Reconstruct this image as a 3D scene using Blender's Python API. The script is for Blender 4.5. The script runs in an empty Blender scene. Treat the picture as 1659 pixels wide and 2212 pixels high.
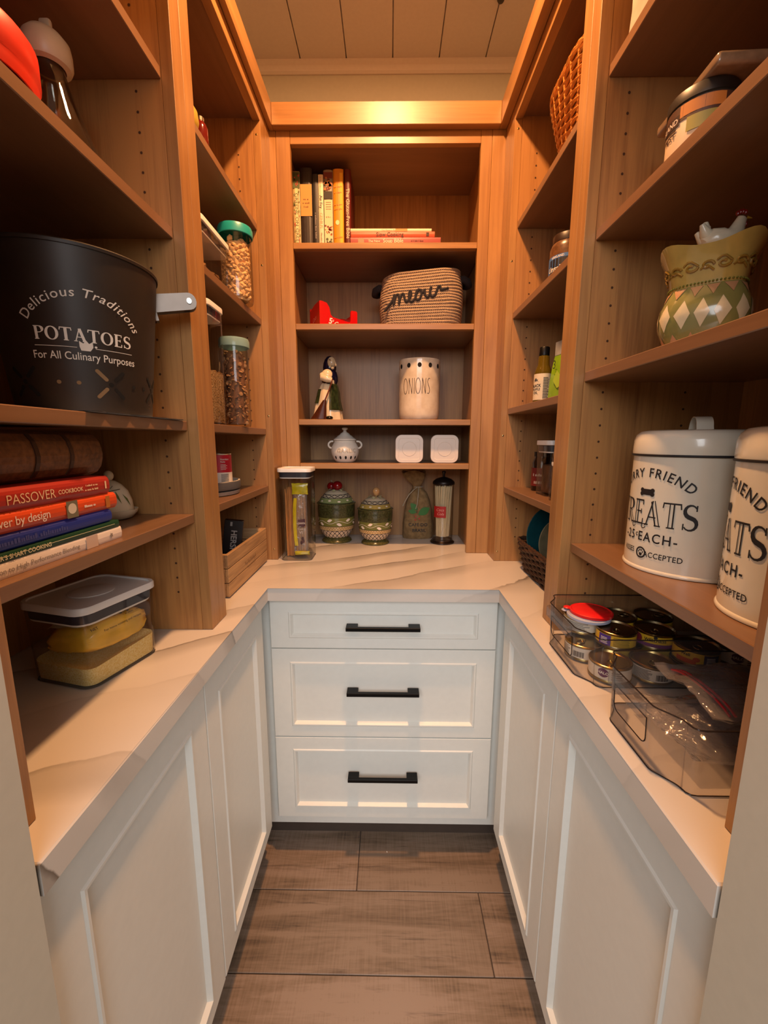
import bpy, bmesh, math, random
from mathutils import Vector, Matrix
random.seed(7)
PI = math.pi
SC = bpy.context.scene
COL = SC.collection

# ---------------------------------------------------------------- camera
F_PX, PITCH, YAW, ROLL = 899.95, 0.1701, 0.0119, 0.0028
cd = bpy.data.cameras.new('camera')
cam = bpy.data.objects.new('camera', cd)
COL.objects.link(cam)
_r = Vector((math.cos(YAW), math.sin(YAW), 0)); _fh = Vector((-math.sin(YAW), math.cos(YAW), 0))
_fw = _fh * math.cos(PITCH) + Vector((0, 0, -math.sin(PITCH)))
_up = _fh * math.sin(PITCH) + Vector((0, 0, math.cos(PITCH)))
_r2 = _r * math.cos(ROLL) + _up * math.sin(ROLL)
_u2 = -_r * math.sin(ROLL) + _up * math.cos(ROLL)
cam.matrix_world = Matrix(((_r2.x, _u2.x, -_fw.x, 0), (_r2.y, _u2.y, -_fw.y, 0), (_r2.z, _u2.z, -_fw.z, 1.3213), (0, 0, 0, 1)))
cd.sensor_fit = 'HORIZONTAL'; cd.sensor_width = 36.0
cd.lens = F_PX * 36.0 / 1659.0
cd.clip_start = 0.02
SC.camera = cam

# ---------------------------------------------------------------- light
wd = bpy.data.worlds.new('world'); SC.world = wd; wd.use_nodes = True
wd.node_tree.nodes['Background'].inputs[0].default_value = (1.0, 0.90, 0.78, 1)
wd.node_tree.nodes['Background'].inputs[1].default_value = 0.26
# daylight entering the doorway from the window of the room behind
ld = bpy.data.lights.new('window_daylight', 'AREA'); ld.shape = 'RECTANGLE'; ld.size = 3.4; ld.size_y = 1.4
ld.energy = 94; ld.color = (0.95, 0.97, 1.0)
lo = bpy.data.objects.new('window_daylight', ld); COL.objects.link(lo)
lo.location = (-0.15, -2.3, 2.40); lo.rotation_euler = (math.radians(66), 0, math.radians(-2))
# recessed warm ceiling lamp
LAMP = (0.0, 0.86, 2.683)
ls = bpy.data.lights.new('recessed_lamp', 'AREA'); ls.shape = 'DISK'; ls.size = 0.10
ls.energy = 29; ls.color = (1.0, 0.485, 0.195)
lso = bpy.data.objects.new('recessed_lamp', ls); COL.objects.link(lso); lso.location = LAMP

SC.view_settings.view_transform = 'Standard'
SC.view_settings.look = 'None'
SC.view_settings.gamma = 1.0
SC.view_settings.use_curve_mapping = False
SC.view_settings.exposure = 0.20
SC.cycles.transparent_max_bounces = 24

# ---------------------------------------------------------------- materials
def lin(h):
    h = h.lstrip('#'); v = [int(h[i:i + 2], 16) / 255 for i in (0, 2, 4)]
    return tuple((c / 12.92 if c <= 0.04045 else ((c + 0.055) / 1.055) ** 2.4) for c in v) + (1.0,)

class NT:
    def __init__(s, name):
        s.m = bpy.data.materials.new(name); s.m.use_nodes = True; s.t = s.m.node_tree
        s.t.nodes.clear(); s.out = s.n('ShaderNodeOutputMaterial')
    def n(s, ty, **kw):
        nd = s.t.nodes.new(ty)
        for k, v in kw.items():
            if k.startswith('_'): setattr(nd, k[1:], v)
            else:
                key = int(k[1:]) if k[0] == 'i' and k[1:].isdigit() else k.replace('__', ' ')
                if isinstance(v, bpy.types.NodeSocket): s.t.links.new(v, nd.inputs[key])
                else: nd.inputs[key].default_value = v
        return nd
    def l(s, a, b): s.t.links.new(a, b)
    def ramp(s, fac, stops, interp='LINEAR'):
        r = s.t.nodes.new('ShaderNodeValToRGB'); r.color_ramp.interpolation = interp
        el = r.color_ramp.elements
        while len(el) < len(stops): el.new(0.5)
        for e, (p, c) in zip(el, stops): e.position = p; e.color = c
        s.l(fac, r.inputs[0]); return r.outputs[0]
    def mix(s, fac, a, b):
        m = s.t.nodes.new('ShaderNodeMix'); m.data_type = 'RGBA'
        for sock, v in ((m.inputs[0], fac), (m.inputs[6], a), (m.inputs[7], b)):
            if isinstance(v, bpy.types.NodeSocket): s.l(v, sock)
            else: sock.default_value = v
        return m.outputs[2]
    def math(s, op, a, b=0.0):
        m = s.t.nodes.new('ShaderNodeMath'); m.operation = op
        for sock, v in ((m.inputs[0], a), (m.inputs[1], b)):
            if isinstance(v, bpy.types.NodeSocket): s.l(v, sock)
            else: sock.default_value = v
        return m.outputs[0]
    def coord(s, scale=(1, 1, 1), rot=(0, 0, 0), rnd=True):
        tc = s.n('ShaderNodeTexCoord'); mp = s.n('ShaderNodeMapping')
        mp.inputs['Scale'].default_value = scale; mp.inputs['Rotation'].default_value = rot
        if rnd:
            oi = s.n('ShaderNodeObjectInfo'); vm = s.t.nodes.new('ShaderNodeVectorMath'); vm.operation = 'SCALE'
            cb = s.n('ShaderNodeCombineXYZ'); 
            for i in range(3): s.l(oi.outputs['Random'], cb.inputs[i])
            s.l(cb.outputs[0], vm.inputs[0]); vm.inputs['Scale'].default_value = 37.0
            ad = s.t.nodes.new('ShaderNodeVectorMath'); ad.operation = 'ADD'
            s.l(tc.outputs['Object'], ad.inputs[0]); s.l(vm.outputs[0], ad.inputs[1]); s.l(ad.outputs[0], mp.inputs[0])
        else: s.l(tc.outputs['Object'], mp.inputs[0])
        return mp.outputs[0]
    def bsdf(s, col, rough=0.5, metal=0.0, bump=None, bstr=0.2, bdist=0.002, **kw):
        b = s.t.nodes.new('ShaderNodeBsdfPrincipled')
        for nm, v in (('Base Color', col), ('Roughness', rough), ('Metallic', metal)):
            if isinstance(v, bpy.types.NodeSocket): s.l(v, b.inputs[nm])
            else: b.inputs[nm].default_value = v
        for k, v in kw.items(): b.inputs[k.replace('_', ' ')].default_value = v
        if bump is not None:
            bp = s.n('ShaderNodeBump'); bp.inputs['Strength'].default_value = bstr; bp.inputs['Distance'].default_value = bdist
            s.l(bump, bp.inputs['Height']); s.l(bp.outputs[0], b.inputs['Normal'])
        s.l(b.outputs[0], s.out.inputs[0]); return b

_mc = {}
def pm(name, hexc, rough=0.5, metal=0.0, var=0.06, scale=40.0, bstr=0.0, **kw):
    """plain procedural material: base colour with faint noise mottling"""
    if name in _mc: return _mc[name]
    t = NT(name); c = lin(hexc)
    nz = t.n('ShaderNodeTexNoise', Vector=t.coord(), Scale=scale, Detail=3.0).outputs[0]
    d = tuple(x * (1 - var) for x in c[:3]) + (1,); u = tuple(min(1, x * (1 + var)) for x in c[:3]) + (1,)
    col = t.ramp(nz, [(0.3, d), (0.7, u)])
    t.bsdf(col, rough, metal, nz if bstr else None, bstr, **kw)
    _mc[name] = t.m; return t.m

def wood(name, axis, dark, light, rough=0.42, fine=1.0, contrast=1.0):
    t = NT(name)
    sc = [9.0, 9.0, 9.0]; sc[axis] = 0.7
    v = t.coord(tuple(sc))
    n1 = t.n('ShaderNodeTexNoise', Vector=v, Scale=2.2, Detail=4.0, Roughness=0.6, Distortion=1.2).outputs[0]
    sc2 = [70.0, 70.0, 70.0]; sc2[axis] = 2.0
    n2 = t.n('ShaderNodeTexNoise', Vector=t.coord(tuple(sc2)), Scale=2.0, Detail=3.0, Roughness=0.7).outputs[0]
    n3 = t.n('ShaderNodeTexNoise', Vector=t.coord(), Scale=3.0, Detail=2.0).outputs[0]
    f = t.math('ADD', t.math('MULTIPLY', n1, 0.55), t.math('ADD', t.math('MULTIPLY', n2, 0.28 * fine), t.math('MULTIPLY', n3, 0.25)))
    a, b = lin(dark), lin(light)
    w = 0.17 / contrast
    col = t.ramp(f, [(0.53 - w, a), (0.53 + w, b)])
    t.bsdf(col, rough, 0.0, n2, 0.06, 0.0008, Coat_Weight=0.25, Coat_Roughness=0.3)
    return t.m

WD, WL = '#875c34', '#b3854f'
W_X = wood('maple_grain_x', 0, WD, WL); W_Y = wood('maple_grain_y', 1, WD, WL); W_Z = wood('maple_grain_z', 2, WD, WL)
SH_Y = wood('shelf_veneer_y', 1, '#74543a', '#8a664a', 0.36, 0.6); SH_X = wood('shelf_veneer_x', 0, '#74543a', '#8a664a', 0.36, 0.6)
PL_Z = wood('panel_veneer', 2, '#774c29', '#a87844', 0.5, 1.7, 1.15)
WHITE_PAINT = pm('cabinet_paint', '#e3e3dc', 0.38, 0, 0.015, 60)
WALL_PAINT = pm('wall_paint', '#c4bfb0', 0.75, 0, 0.02, 80, 0.05)
CEIL_PAINT = pm('ceiling_paint', '#dad0c9', 0.7, 0, 0.02, 90, 0.05)
BLACK_METAL = pm('black_metal', '#0e0e0f', 0.4, 0.6, 0.1)
HOLE = pm('pin_hole_dark', '#3f2410', 0.9)
WHITE_PLASTIC = pm('white_plastic', '#e6e4e0', 0.35, 0, 0.01)
GREY_GASKET = pm('grey_gasket', '#3c3a40', 0.5)
STEEL = pm('steel', '#c9c4b8', 0.25, 1.0, 0.03)
BRASSY = pm('gold_tin', '#b39a62', 0.28, 1.0, 0.05)
BLACK_INK = pm('black_ink', '#15141a', 0.6)
WHITE_INK = pm('white_ink', '#dcd8cf', 0.6)

def clear(name, tint, edge, refl=1.0, rough=0.03, base=0.0, body='#ffffff', crinkle=0.0):
    """thin clear plastic or glass wall: mostly transmitting, Fresnel sheen, darker at grazing angles"""
    t = NT(name)
    lw = t.n('ShaderNodeLayerWeight', Blend=0.5); fc = lw.outputs['Facing']
    tc = t.mix(t.math('POWER', fc, 2.5), lin(tint), lin(edge))
    tr = t.n('ShaderNodeBsdfTransparent'); t.l(tc, tr.inputs[0])
    gl = t.n('ShaderNodeBsdfGlossy', Roughness=rough)
    if crinkle:
        nz = t.n('ShaderNodeTexNoise', Vector=t.coord(), Scale=38.0, Detail=3.0, Distortion=1.5).outputs[0]
        bp = t.n('ShaderNodeBump', Strength=crinkle, Distance=0.01); t.l(nz, bp.inputs['Height']); t.l(bp.outputs[0], gl.inputs['Normal']); t.l(bp.outputs[0], lw.inputs['Normal'])
    fr = t.math('ADD', t.math('MULTIPLY', t.math('POWER', fc, 5.0), 0.75), 0.045)   # Schlick, same from both sides
    m = t.n('ShaderNodeMixShader'); t.l(t.math('MULTIPLY', fr, refl), m.inputs[0]); t.l(tr.outputs[0], m.inputs[1]); t.l(gl.outputs[0], m.inputs[2])
    last = m.outputs[0]
    if base > 0:
        df = t.n('ShaderNodeBsdfDiffuse', Color=lin(body)); m2 = t.n('ShaderNodeMixShader', Fac=base)
        t.l(last, m2.inputs[1]); t.l(df.outputs[0], m2.inputs[2]); last = m2.outputs[0]
    t.l(last, t.out.inputs[0]); return t.m

CLEAR = clear('clear_plastic', '#f6f6f4', '#c4c2bf', 0.9)
CLEAR_BIN = clear('clear_acrylic', '#f5f3f2', '#9a9391', 1.0, 0.04, 0.025, '#d8d0cc')
GLASS = clear('clear_glass', '#f4f4f0', '#b5b0a6', 1.6, 0.02)
BAGGIE = clear('thin_film', '#f5f5f5', '#c9c5c8', 2.4, 0.08, 0.09, '#e3e0e6', 0.6)

# ---------------------------------------------------------------- mesh builder
class MB:
    def __init__(s): s.v = []; s.f = []; s.mi = []; s.sm = []
    def add(s, vs, fs, mi=0, smooth=False, M=None):
        o = len(s.v)
        for p in vs:
            p = Vector(p); s.v.append(tuple(M @ p if M is not None else p))
        for f in fs: s.f.append([o + i for i in f]); s.mi.append(mi); s.sm.append(smooth)
        return s
    def box(s, x0, x1, y0, y1, z0, z1, bev=0.0, mi=0, M=None, seg=1):
        if x0 > x1: x0, x1 = x1, x0
        if y0 > y1: y0, y1 = y1, y0
        if z0 > z1: z0, z1 = z1, z0
        if bev <= 0:
            vs = [(x, y, z) for z in (z0, z1) for y in (y0, y1) for x in (x0, x1)]
            fs = [(0, 2, 3, 1), (4, 5, 7, 6), (0, 1, 5, 4), (2, 6, 7, 3), (0, 4, 6, 2), (1, 3, 7, 5)]
            return s.add(vs, fs, mi, False, M)
        bm = bmesh.new(); bmesh.ops.create_cube(bm, size=1.0)
        for v in bm.verts: v.co = Vector(((x0 + x1) / 2 + v.co.x * (x1 - x0), (y0 + y1) / 2 + v.co.y * (y1 - y0), (z0 + z1) / 2 + v.co.z * (z1 - z0)))
        bmesh.ops.bevel(bm, geom=list(bm.edges), offset=bev, segments=seg, profile=0.5, affect='EDGES')
        s.bm(bm, mi, seg > 1, M); return s
    def bm(s, bm, mi=0, smooth=False, M=None):
        bm.verts.index_update()
        s.add([v.co.copy() for v in bm.verts], [[v.index for v in f.verts] for f in bm.faces], mi, smooth, M); bm.free(); return s
    def loft(s, rings, closed=True, cap0=True, cap1=True, mi=0, smooth=True, M=None):
        n = len(rings[0]); vs = [p for r in rings for p in r]; fs = []
        for i in range(len(rings) - 1):
            for j in range(n if closed else n - 1):
                k = (j + 1) % n
                fs.append((i * n + j, i * n + k, (i + 1) * n + k, (i + 1) * n + j))
        if cap0: fs.append(tuple(range(n - 1, -1, -1)))
        if cap1: fs.append(tuple((len(rings) - 1) * n + j for j in range(n)))
        return s.add(vs, fs, mi, smooth, M)
    def lathe(s, prof, n=32, mi=0, M=None, cap0=True, cap1=True, smooth=True, a0=0.0, sx=1.0, sy=1.0):
        rings = [[(r * sx * math.cos(a0 + 2 * PI * j / n), r * sy * math.sin(a0 + 2 * PI * j / n), z) for j in range(n)] for r, z in prof]
        return s.loft(rings, True, cap0 and prof[0][0] > 1e-6, cap1 and prof[-1][0] > 1e-6, mi, smooth, M)
    def rr(s, secs, n=5, mi=0, M=None, cap0=True, cap1=True, smooth=True):
        """stack of rounded rectangles: secs = (z, w, d, radius)"""
        rings = [[(x, y, z) for x, y in rrect(w, d, r, n)] for z, w, d, r in secs]
        return s.loft(rings, True, cap0, cap1, mi, smooth, M)
    def tube(s, pts, r, n=8, mi=0, closed=False, M=None, caps=True):
        P = [Vector(p) for p in pts]; m = len(P); rings = []
        prev = None
        for i in range(m):
            if closed: d = P[(i + 1) % m] - P[i - 1]
            else: d = P[min(i + 1, m - 1)] - P[max(i - 1, 0)]
            d.normalize()
            if prev is None:
                a = Vector((0, 0, 1)) if abs(d.z) < 0.9 else Vector((1, 0, 0)); u = d.cross(a).normalized()
            else: u = (prev - d * prev.dot(d)).normalized()
            prev = u; w = d.cross(u); rad = r[i] if isinstance(r, (list, tuple)) else r
            rings.append([P[i] + (u * math.cos(2 * PI * j / n) + w * math.sin(2 * PI * j / n)) * rad for j in range(n)])
        if closed: rings.append(rings[0])
        return s.loft(rings, True, caps and not closed, caps and not closed, mi, True, M)
    def prism(s, poly, t0, t1, axis='z', mi=0, M=None, smooth=False):
        def P(a, b, t): return {'z': (a, b, t), 'y': (a, t, b), 'x': (t, a, b)}[axis]
        n = len(poly)
        bm = bmesh.new(); lo = [bm.verts.new(P(a, b, t0)) for a, b in poly]; hi = [bm.verts.new(P(a, b, t1)) for a, b in poly]
        bm.faces.new(lo[::-1]); bm.faces.new(hi)
        for j in range(n): bm.faces.new((lo[j], lo[(j + 1) % n], hi[(j + 1) % n], hi[j]))
        bmesh.ops.recalc_face_normals(bm, faces=bm.faces)
        return s.bm(bm, mi, smooth, M)
    def ball(s, c, rx, ry=None, rz=None, n=12, m=8, mi=0, M=None):
        ry = ry or rx; rz = rz or rx
        T = Matrix.Translation(c) @ Matrix.Diagonal((rx, ry, rz, 1))
        if M is not None: T = M @ T
        prof = [(math.sin(PI * i / m), -math.cos(PI * i / m)) for i in range(m + 1)]
        prof[0] = (0.02, -1); prof[-1] = (0.02, 1)
        return s.lathe(prof, n, mi, T)
    def ico(s, c, r, M=None, mi=0, sub=1, sc=(1, 1, 1), jit=0.0, smooth=True):
        bm = bmesh.new(); bmesh.ops.create_icosphere(bm, subdivisions=sub, radius=1.0)
        R = M or Matrix.Identity(3)
        for v in bm.verts:
            k = 1 + (random.random() - 0.5) * jit
            v.co = Vector(c) + R @ Vector((v.co.x * r * sc[0] * k, v.co.y * r * sc[1] * k, v.co.z * r * sc[2] * k))
        return s.bm(bm, mi, smooth)
    def mesh(s, name, mats, ang=40):
        me = bpy.data.meshes.new(name); me.from_pydata(s.v, [], s.f)
        for m in (mats if isinstance(mats, (list, tuple)) else [mats]): me.materials.append(m)
        me.polygons.foreach_set('material_index', s.mi); me.polygons.foreach_set('use_smooth', s.sm)
        me.update()
        if any(s.sm): me.set_sharp_from_angle(angle=math.radians(ang))
        return me

def rrect(w, d, r, n=5):
    r = min(r, w / 2 - 1e-5, d / 2 - 1e-5); out = []
    for cx, cy, a in ((w / 2 - r, d / 2 - r, 0), (-w / 2 + r, d / 2 - r, PI / 2), (-w / 2 + r, -d / 2 + r, PI), (w / 2 - r, -d / 2 + r, 1.5 * PI)):
        for i in range(n + 1):
            t = a + PI / 2 * i / n; out.append((cx + r * math.cos(t), cy + r * math.sin(t)))
    return out

def obj(name, b, mats, parent=None, label=None, kind=None, ang=40):
    me = b.mesh(name, mats, ang) if isinstance(b, MB) else b
    o = bpy.data.objects.new(name, me); COL.objects.link(o)
    if parent is not None: o.parent = parent
    if label: o['label'] = label
    if kind: o['kind'] = kind
    return o

def thing(name, label, cat, loc=(0, 0, 0), rz=0.0, group=None):
    o = bpy.data.objects.new(name, None); COL.objects.link(o); o.empty_display_size = 0.02
    o.location = loc; o.rotation_euler = (0, 0, rz); o['label'] = label; o['category'] = cat
    if group: o['group'] = group
    return o

def tag(o, label, cat, loc=None, rz=None, group=None, kind=None):
    o['label'] = label; o['category'] = cat
    if loc is not None: o.location = loc
    if rz is not None: o.rotation_euler = (0, 0, rz)
    if group: o['group'] = group
    if kind: o['kind'] = kind
    return o

def copytree(o, parent=None):
    c = o.copy(); COL.objects.link(c)
    if parent is not None: c.parent = parent
    for ch in list(o.children): copytree(ch, c)
    return c

# ---------------------------------------------------------------- lettering
_tc = {}
def text2d(s, size=1.0, bold=0.0, shear=0.0, align='CENTER', space=1.0):
    key = (s, bold, shear, align, space)
    if key not in _tc:
        cu = bpy.data.curves.new('txt', 'FONT'); cu.body = s; cu.align_x = align; cu.shear = shear; cu.offset = bold
        cu.space_character = space; cu.resolution_u = 3; cu.fill_mode = 'FRONT'
        ob = bpy.data.objects.new('txt', cu); COL.objects.link(ob)
        dg = bpy.context.evaluated_depsgraph_get(); me = bpy.data.meshes.new_from_object(ob.evaluated_get(dg))
        vs = [(v.co.x, v.co.y) for v in me.vertices]; fs = [list(p.vertices) for p in me.polygons]
        bpy.data.objects.remove(ob); bpy.data.curves.remove(cu); bpy.data.meshes.remove(me)
        _tc[key] = (vs, fs)
    vs, fs = _tc[key]
    return [(x * size, y * size) for x, y in vs], fs

def ribbon(pts, w):
    """flat 2D stroke"""
    vs = []; fs = []; n = len(pts)
    for i, p in enumerate(pts):
        a = Vector(pts[max(i - 1, 0)]); b = Vector(pts[min(i + 1, n - 1)]); d = (b - a); d.normalize(); k = Vector((-d.y, d.x))
        ww = (w[i] if isinstance(w, (list, tuple)) else w) / 2
        q = Vector(p); vs += [tuple(q - k * ww), tuple(q + k * ww)]
    for i in range(n - 1): fs.append((2 * i, 2 * i + 2, 2 * i + 3, 2 * i + 1))
    return vs, fs

def arcpts(cx, cy, rx, ry, a0, a1, n=12):
    return [(cx + rx * math.cos(math.radians(a0 + (a1 - a0) * i / n)), cy + ry * math.sin(math.radians(a0 + (a1 - a0) * i / n))) for i in range(n + 1)]

def serif_glyph(ch, st=0.15, th=0.05, inline=False):
    """thick-and-thin roman capitals drawn from strokes; inline = stems drawn as two thin lines"""
    S = []
    def stem(p, q, w=st):
        if inline:
            d = Vector(q) - Vector(p); d.normalize(); k = Vector((-d.y, d.x)) * w / 2
            for sg, ww in ((1, th * 0.8), (-1, th * 1.2)): S.append(([tuple(Vector(p) + k * sg), tuple(Vector(q) + k * sg)], ww))
        else: S.append(([p, q], w))
    def thin(pts, w=th): S.append((pts, w))
    if ch in 'PR':
        stem((.15, 0), (.15, 1)); thin([(.0, th / 2), (.30, th / 2)]); thin([(0, 1 - th / 2), (.3, 1 - th / 2)])
        a = [(.15, .97)] + arcpts(.33, .74, .25, .23, 90, -90) + [(.15, .51)]
        S.append((a, [th] * 3 + [st * .6, st * .8, st, st, st, st * .8, st * .6] + [th] * (len(a) - 10)))
        if ch == 'R': stem((.3, .5), (.62, .02)); thin([(.5, th / 2), (.76, th / 2)])
        return S, .64 if ch == 'P' else .74
    if ch == 'O':
        a = arcpts(.4, .5, .34, .48, 0, 360, 24); w = [th + (st - th) * abs(math.cos(2 * PI * i / 24)) ** 1.5 for i in range(25)]
        S.append((a, w)); return S, .82
    if ch == 'T':
        stem((.36, 0), (.36, .97)); thin([(0, 1 - th / 2), (.72, 1 - th / 2)], th * 1.2); thin([(.2, th / 2), (.52, th / 2)])
        thin([(.03, 1), (.0, .78)]); thin([(.69, 1), (.72, .78)]); return S, .74
    if ch == 'A':
        thin([(.1, 0), (.38, 1)], th * 1.2); stem((.38, .99), (.66, .02)); thin([(.2, .34), (.56, .34)]); thin([(0, th / 2), (.22, th / 2)]); thin([(.52, th / 2), (.8, th / 2)])
        return S, .80
    if ch == 'E':
        stem((.15, 0), (.15, 1)); thin([(0, th / 2), (.55, th / 2)], th * 1.2); thin([(0, 1 - th / 2), (.53, 1 - th / 2)], th * 1.2); thin([(.15, .52), (.44, .52)])
        thin([(.56, .24), (.55, 0)]); thin([(.53, 1), (.53, .8)]); thin([(.44, .62), (.44, .42)]); return S, .62
    if ch == 'S':
        a = arcpts(.29, .745, .22, .23, 30, 250, 9) + arcpts(.29, .255, .24, .235, 80, -150, 9)
        n = len(a); S.append((a, [th + (st - th) * math.sin(PI * i / (n - 1)) ** 2 for i in range(n)]))
        thin([(.49, .98), (.49, .76)]); thin([(.05, .02), (.05, .26)]); return S, .58
    return S, .5

def serif_word(word, size, inline=False, st=0.15, th=0.05, gap=0.08):
    items = []; x = 0
    for ch in word:
        S, w = serif_glyph(ch, st, th, inline)
        for pts, ww in S: items.append(([(p[0] + x, p[1]) for p in pts], ww))
        x += w + gap
    x -= gap; VS = []; FS = []
    for pts, ww in items:
        dense = []; wd_ = []
        for i in range(len(pts)):      # subdivide straight strokes so they can bend round a tin
            if i:
                n = max(1, int(math.dist(pts[i], pts[i - 1]) / 0.12))
                for k in range(1, n + 1):
                    f = k / n; dense.append((pts[i - 1][0] + (pts[i][0] - pts[i - 1][0]) * f, pts[i - 1][1] + (pts[i][1] - pts[i - 1][1]) * f))
                    if isinstance(ww, list): wd_.append(ww[i - 1] + (ww[i] - ww[i - 1]) * f)
            else:
                dense.append(pts[0]);
                if isinstance(ww, list): wd_.append(ww[0])
        vs, fs = ribbon(dense, wd_ if isinstance(ww, list) else ww)
        o = len(VS); VS += [((px - x / 2) * size, py * size) for px, py in vs]; FS += [[i + o for i in f] for f in fs]
    return VS, FS

class Ink:
    """collects flat 2D marks (text, strokes, polygons), then maps them on a plane or round a cylinder"""
    def __init__(s): s.p = []
    def text(s, t, size, x=0, y=0, arc=None, xs=1.0, rot=0.0, mi=0, **kw):
        vs, fs = text2d(t, size, **kw); out = []
        for a, b in vs:
            a *= xs
            if arc:
                an = a / abs(arc); R = abs(arc) + (b if arc > 0 else -b)
                a, b = R * math.sin(an), (R * math.cos(an) - abs(arc)) * (1 if arc > 0 else -1)
            if rot: a, b = a * math.cos(rot) - b * math.sin(rot), a * math.sin(rot) + b * math.cos(rot)
            out.append((a + x, b + y))
        s.p.append((out, fs, mi)); return s
    def raw(s, vs, fs, x=0, y=0, mi=0): s.p.append(([(a + x, b + y) for a, b in vs], fs, mi)); return s
    def line(s, pts, w, mi=0): vs, fs = ribbon(pts, w); return s.raw(vs, fs, 0, 0, mi)
    def poly(s, pts, mi=0):      # star-shaped outline filled in rings, so that it can bend round a surface
        pts = list(pts); n = len(pts); cx = sum(p[0] for p in pts) / n; cy = sum(p[1] for p in pts) / n
        vs = pts + [(cx + (x - cx) * .66, cy + (y - cy) * .66) for x, y in pts] + [(cx + (x - cx) * .33, cy + (y - cy) * .33) for x, y in pts] + [(cx, cy)]
        fs = []
        for k in range(n):
            l = (k + 1) % n
            fs += [(k, l, n + l, n + k), (n + k, n + l, 2 * n + l, 2 * n + k), (2 * n + k, 2 * n + l, 3 * n)]
        return s.raw(vs, fs, 0, 0, mi)
    def rect(s, x0, x1, y0, y1, mi=0, n=6):
        vs = []; fs = []
        for i in range(n + 1): vs += [(x0 + (x1 - x0) * i / n, y0), (x0 + (x1 - x0) * i / n, y1)]
        for i in range(n): fs.append((2 * i, 2 * i + 2, 2 * i + 3, 2 * i + 1))
        return s.raw(vs, fs, 0, 0, mi)
    def greek(s, x0, x1, y, h, mi=0, seed=1, rot=0.0, ox=0.0, oy=0.0):   # print too small to read: a row of word-like marks
        r = random.Random(seed); x = x0
        while x < x1 - h * .5:
            w = min(x1 - x, h * r.uniform(.45, .8)); k = h * r.choice((.7, .7, 1.0)); q = [(x, y), (x + w * .78, y), (x + w * .78, y + k), (x, y + k)]
            if rot: q = [(a * math.cos(rot) - b * math.sin(rot) + ox, a * math.sin(rot) + b * math.cos(rot) + oy) for a, b in q]
            s.raw(q, [[0, 1, 2, 3]], 0, 0, mi); x += w + (h * .55 if r.random() < .2 else 0)
        return s
    def disc(s, x, y, rx, ry=None, mi=0, n=16): ry = ry or rx; return s.poly([(x + rx * math.cos(2 * PI * i / n), y + ry * math.sin(2 * PI * i / n)) for i in range(n)], mi)
    def build(s, fn, lift=0.0):
        b = MB()
        for k, (vs, fs, mi) in enumerate(s.p): b.add([fn(x, y, mi * 0.00012 + lift) for x, y in vs], fs, mi, True)
        return b
def on_cyl(r, face=0.0, z0=0.0, taper=0.0):
    """face = heading (radians from +x) of the mark's centre; taper = radius gain per metre of height"""
    def fn(x, y, e):
        R = r + taper * y + 0.0005 + e; a = face + x / r
        return (R * math.cos(a), R * math.sin(a), z0 + y)
    return fn
def on_plane(o, u, v, n):
    o, u, v, n = Vector(o), Vector(u), Vector(v), Vector(n)
    return lambda x, y, e: tuple(o + u * x + v * y + n * (0.0005 + e))

# ================================================================ setting
ZC = 0.914          # countertop height
CEIL = 2.695
XWL, XWR, YWB = -0.725, 0.705, 1.80

def tile_mat(name, dk, md, lt):
    t = NT(name)
    v = t.coord((1.2, 9.0, 1.0)); v2 = t.coord((14.0, 160.0, 1.0)); v3 = t.coord((150.0, 6.0, 1.0))
    a = t.n('ShaderNodeTexNoise', Vector=v, Scale=2.0, Detail=5.0, Roughness=0.62, Distortion=0.6).outputs[0]
    b = t.n('ShaderNodeTexNoise', Vector=v2, Scale=1.0, Detail=2.0).outputs[0]
    c = t.n('ShaderNodeTexNoise', Vector=v3, Scale=1.5, Detail=2.0).outputs[0]
    f = t.math('ADD', t.math('MULTIPLY', a, 0.72), t.math('ADD', t.math('MULTIPLY', b, 0.17), t.math('MULTIPLY', c, 0.20)))
    base = t.ramp(f, [(0.35, lin(dk)), (0.47, lin(md)), (0.61, lin(lt))])
    cr = t.n('ShaderNodeTexNoise', Vector=t.coord((2.2, 34.0, 1.0)), Scale=1.6, Detail=4.0, Roughness=0.6, Distortion=0.8).outputs[0]
    ck = t.ramp(cr, [(0.30, (.55, .55, .55, 1)), (0.40, (0, 0, 0, 1)), (0.66, (0, 0, 0, 1)), (0.74, (.25, .25, .25, 1))])
    col = t.mix(ck, base, lin('#3a2d25'))
    t.bsdf(col, 0.55, 0, f, 0.12, 0.001); return t.m
TILES = [tile_mat('wood_look_tile_a', '#52443a', '#7f6a57', '#978170'), tile_mat('wood_look_tile_b', '#4c3f35', '#766250', '#8e7967')]
GROUT = pm('grout', '#50433a', 0.9)

fl = obj('floor', MB().box(-1.6, 1.6, -3.0, 1.79, -0.05, -0.004), GROUT, kind='structure')
def tile(x0, x1, y0, y1, k):
    cx, cy = (x0 + x1) / 2, (y0 + y1) / 2
    o = obj('tile', MB().box(x0 + .0013 - cx, x1 - .0013 - cx, y0 + .0013 - cy, y1 - .0013 - cy, -0.010, 0.0, 0.0012), TILES[k % 2], fl)
    o.location = (cx, cy, 0)
rows = [(1.231, 1.431, -0.17), (1.031, 1.231, -0.091), (0.832, 1.031, 0.270), (0.632, 0.832, 0.62), (0.432, 0.632, 0.05), (0.232, 0.432, 0.33), (0.032, .232, -.2), (-.168, .032, .2), (-.368, -.168, -.05)]
for i, (y0, y1, xj) in enumerate(rows):
    L = 1.2; x = xj - 2 * L; k = i
    while x < 1.2:
        if x + L > -1.2: tile(max(x, -1.2), min(x + L, 1.2), y0, y1, k)
        x += L; k += 1

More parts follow.
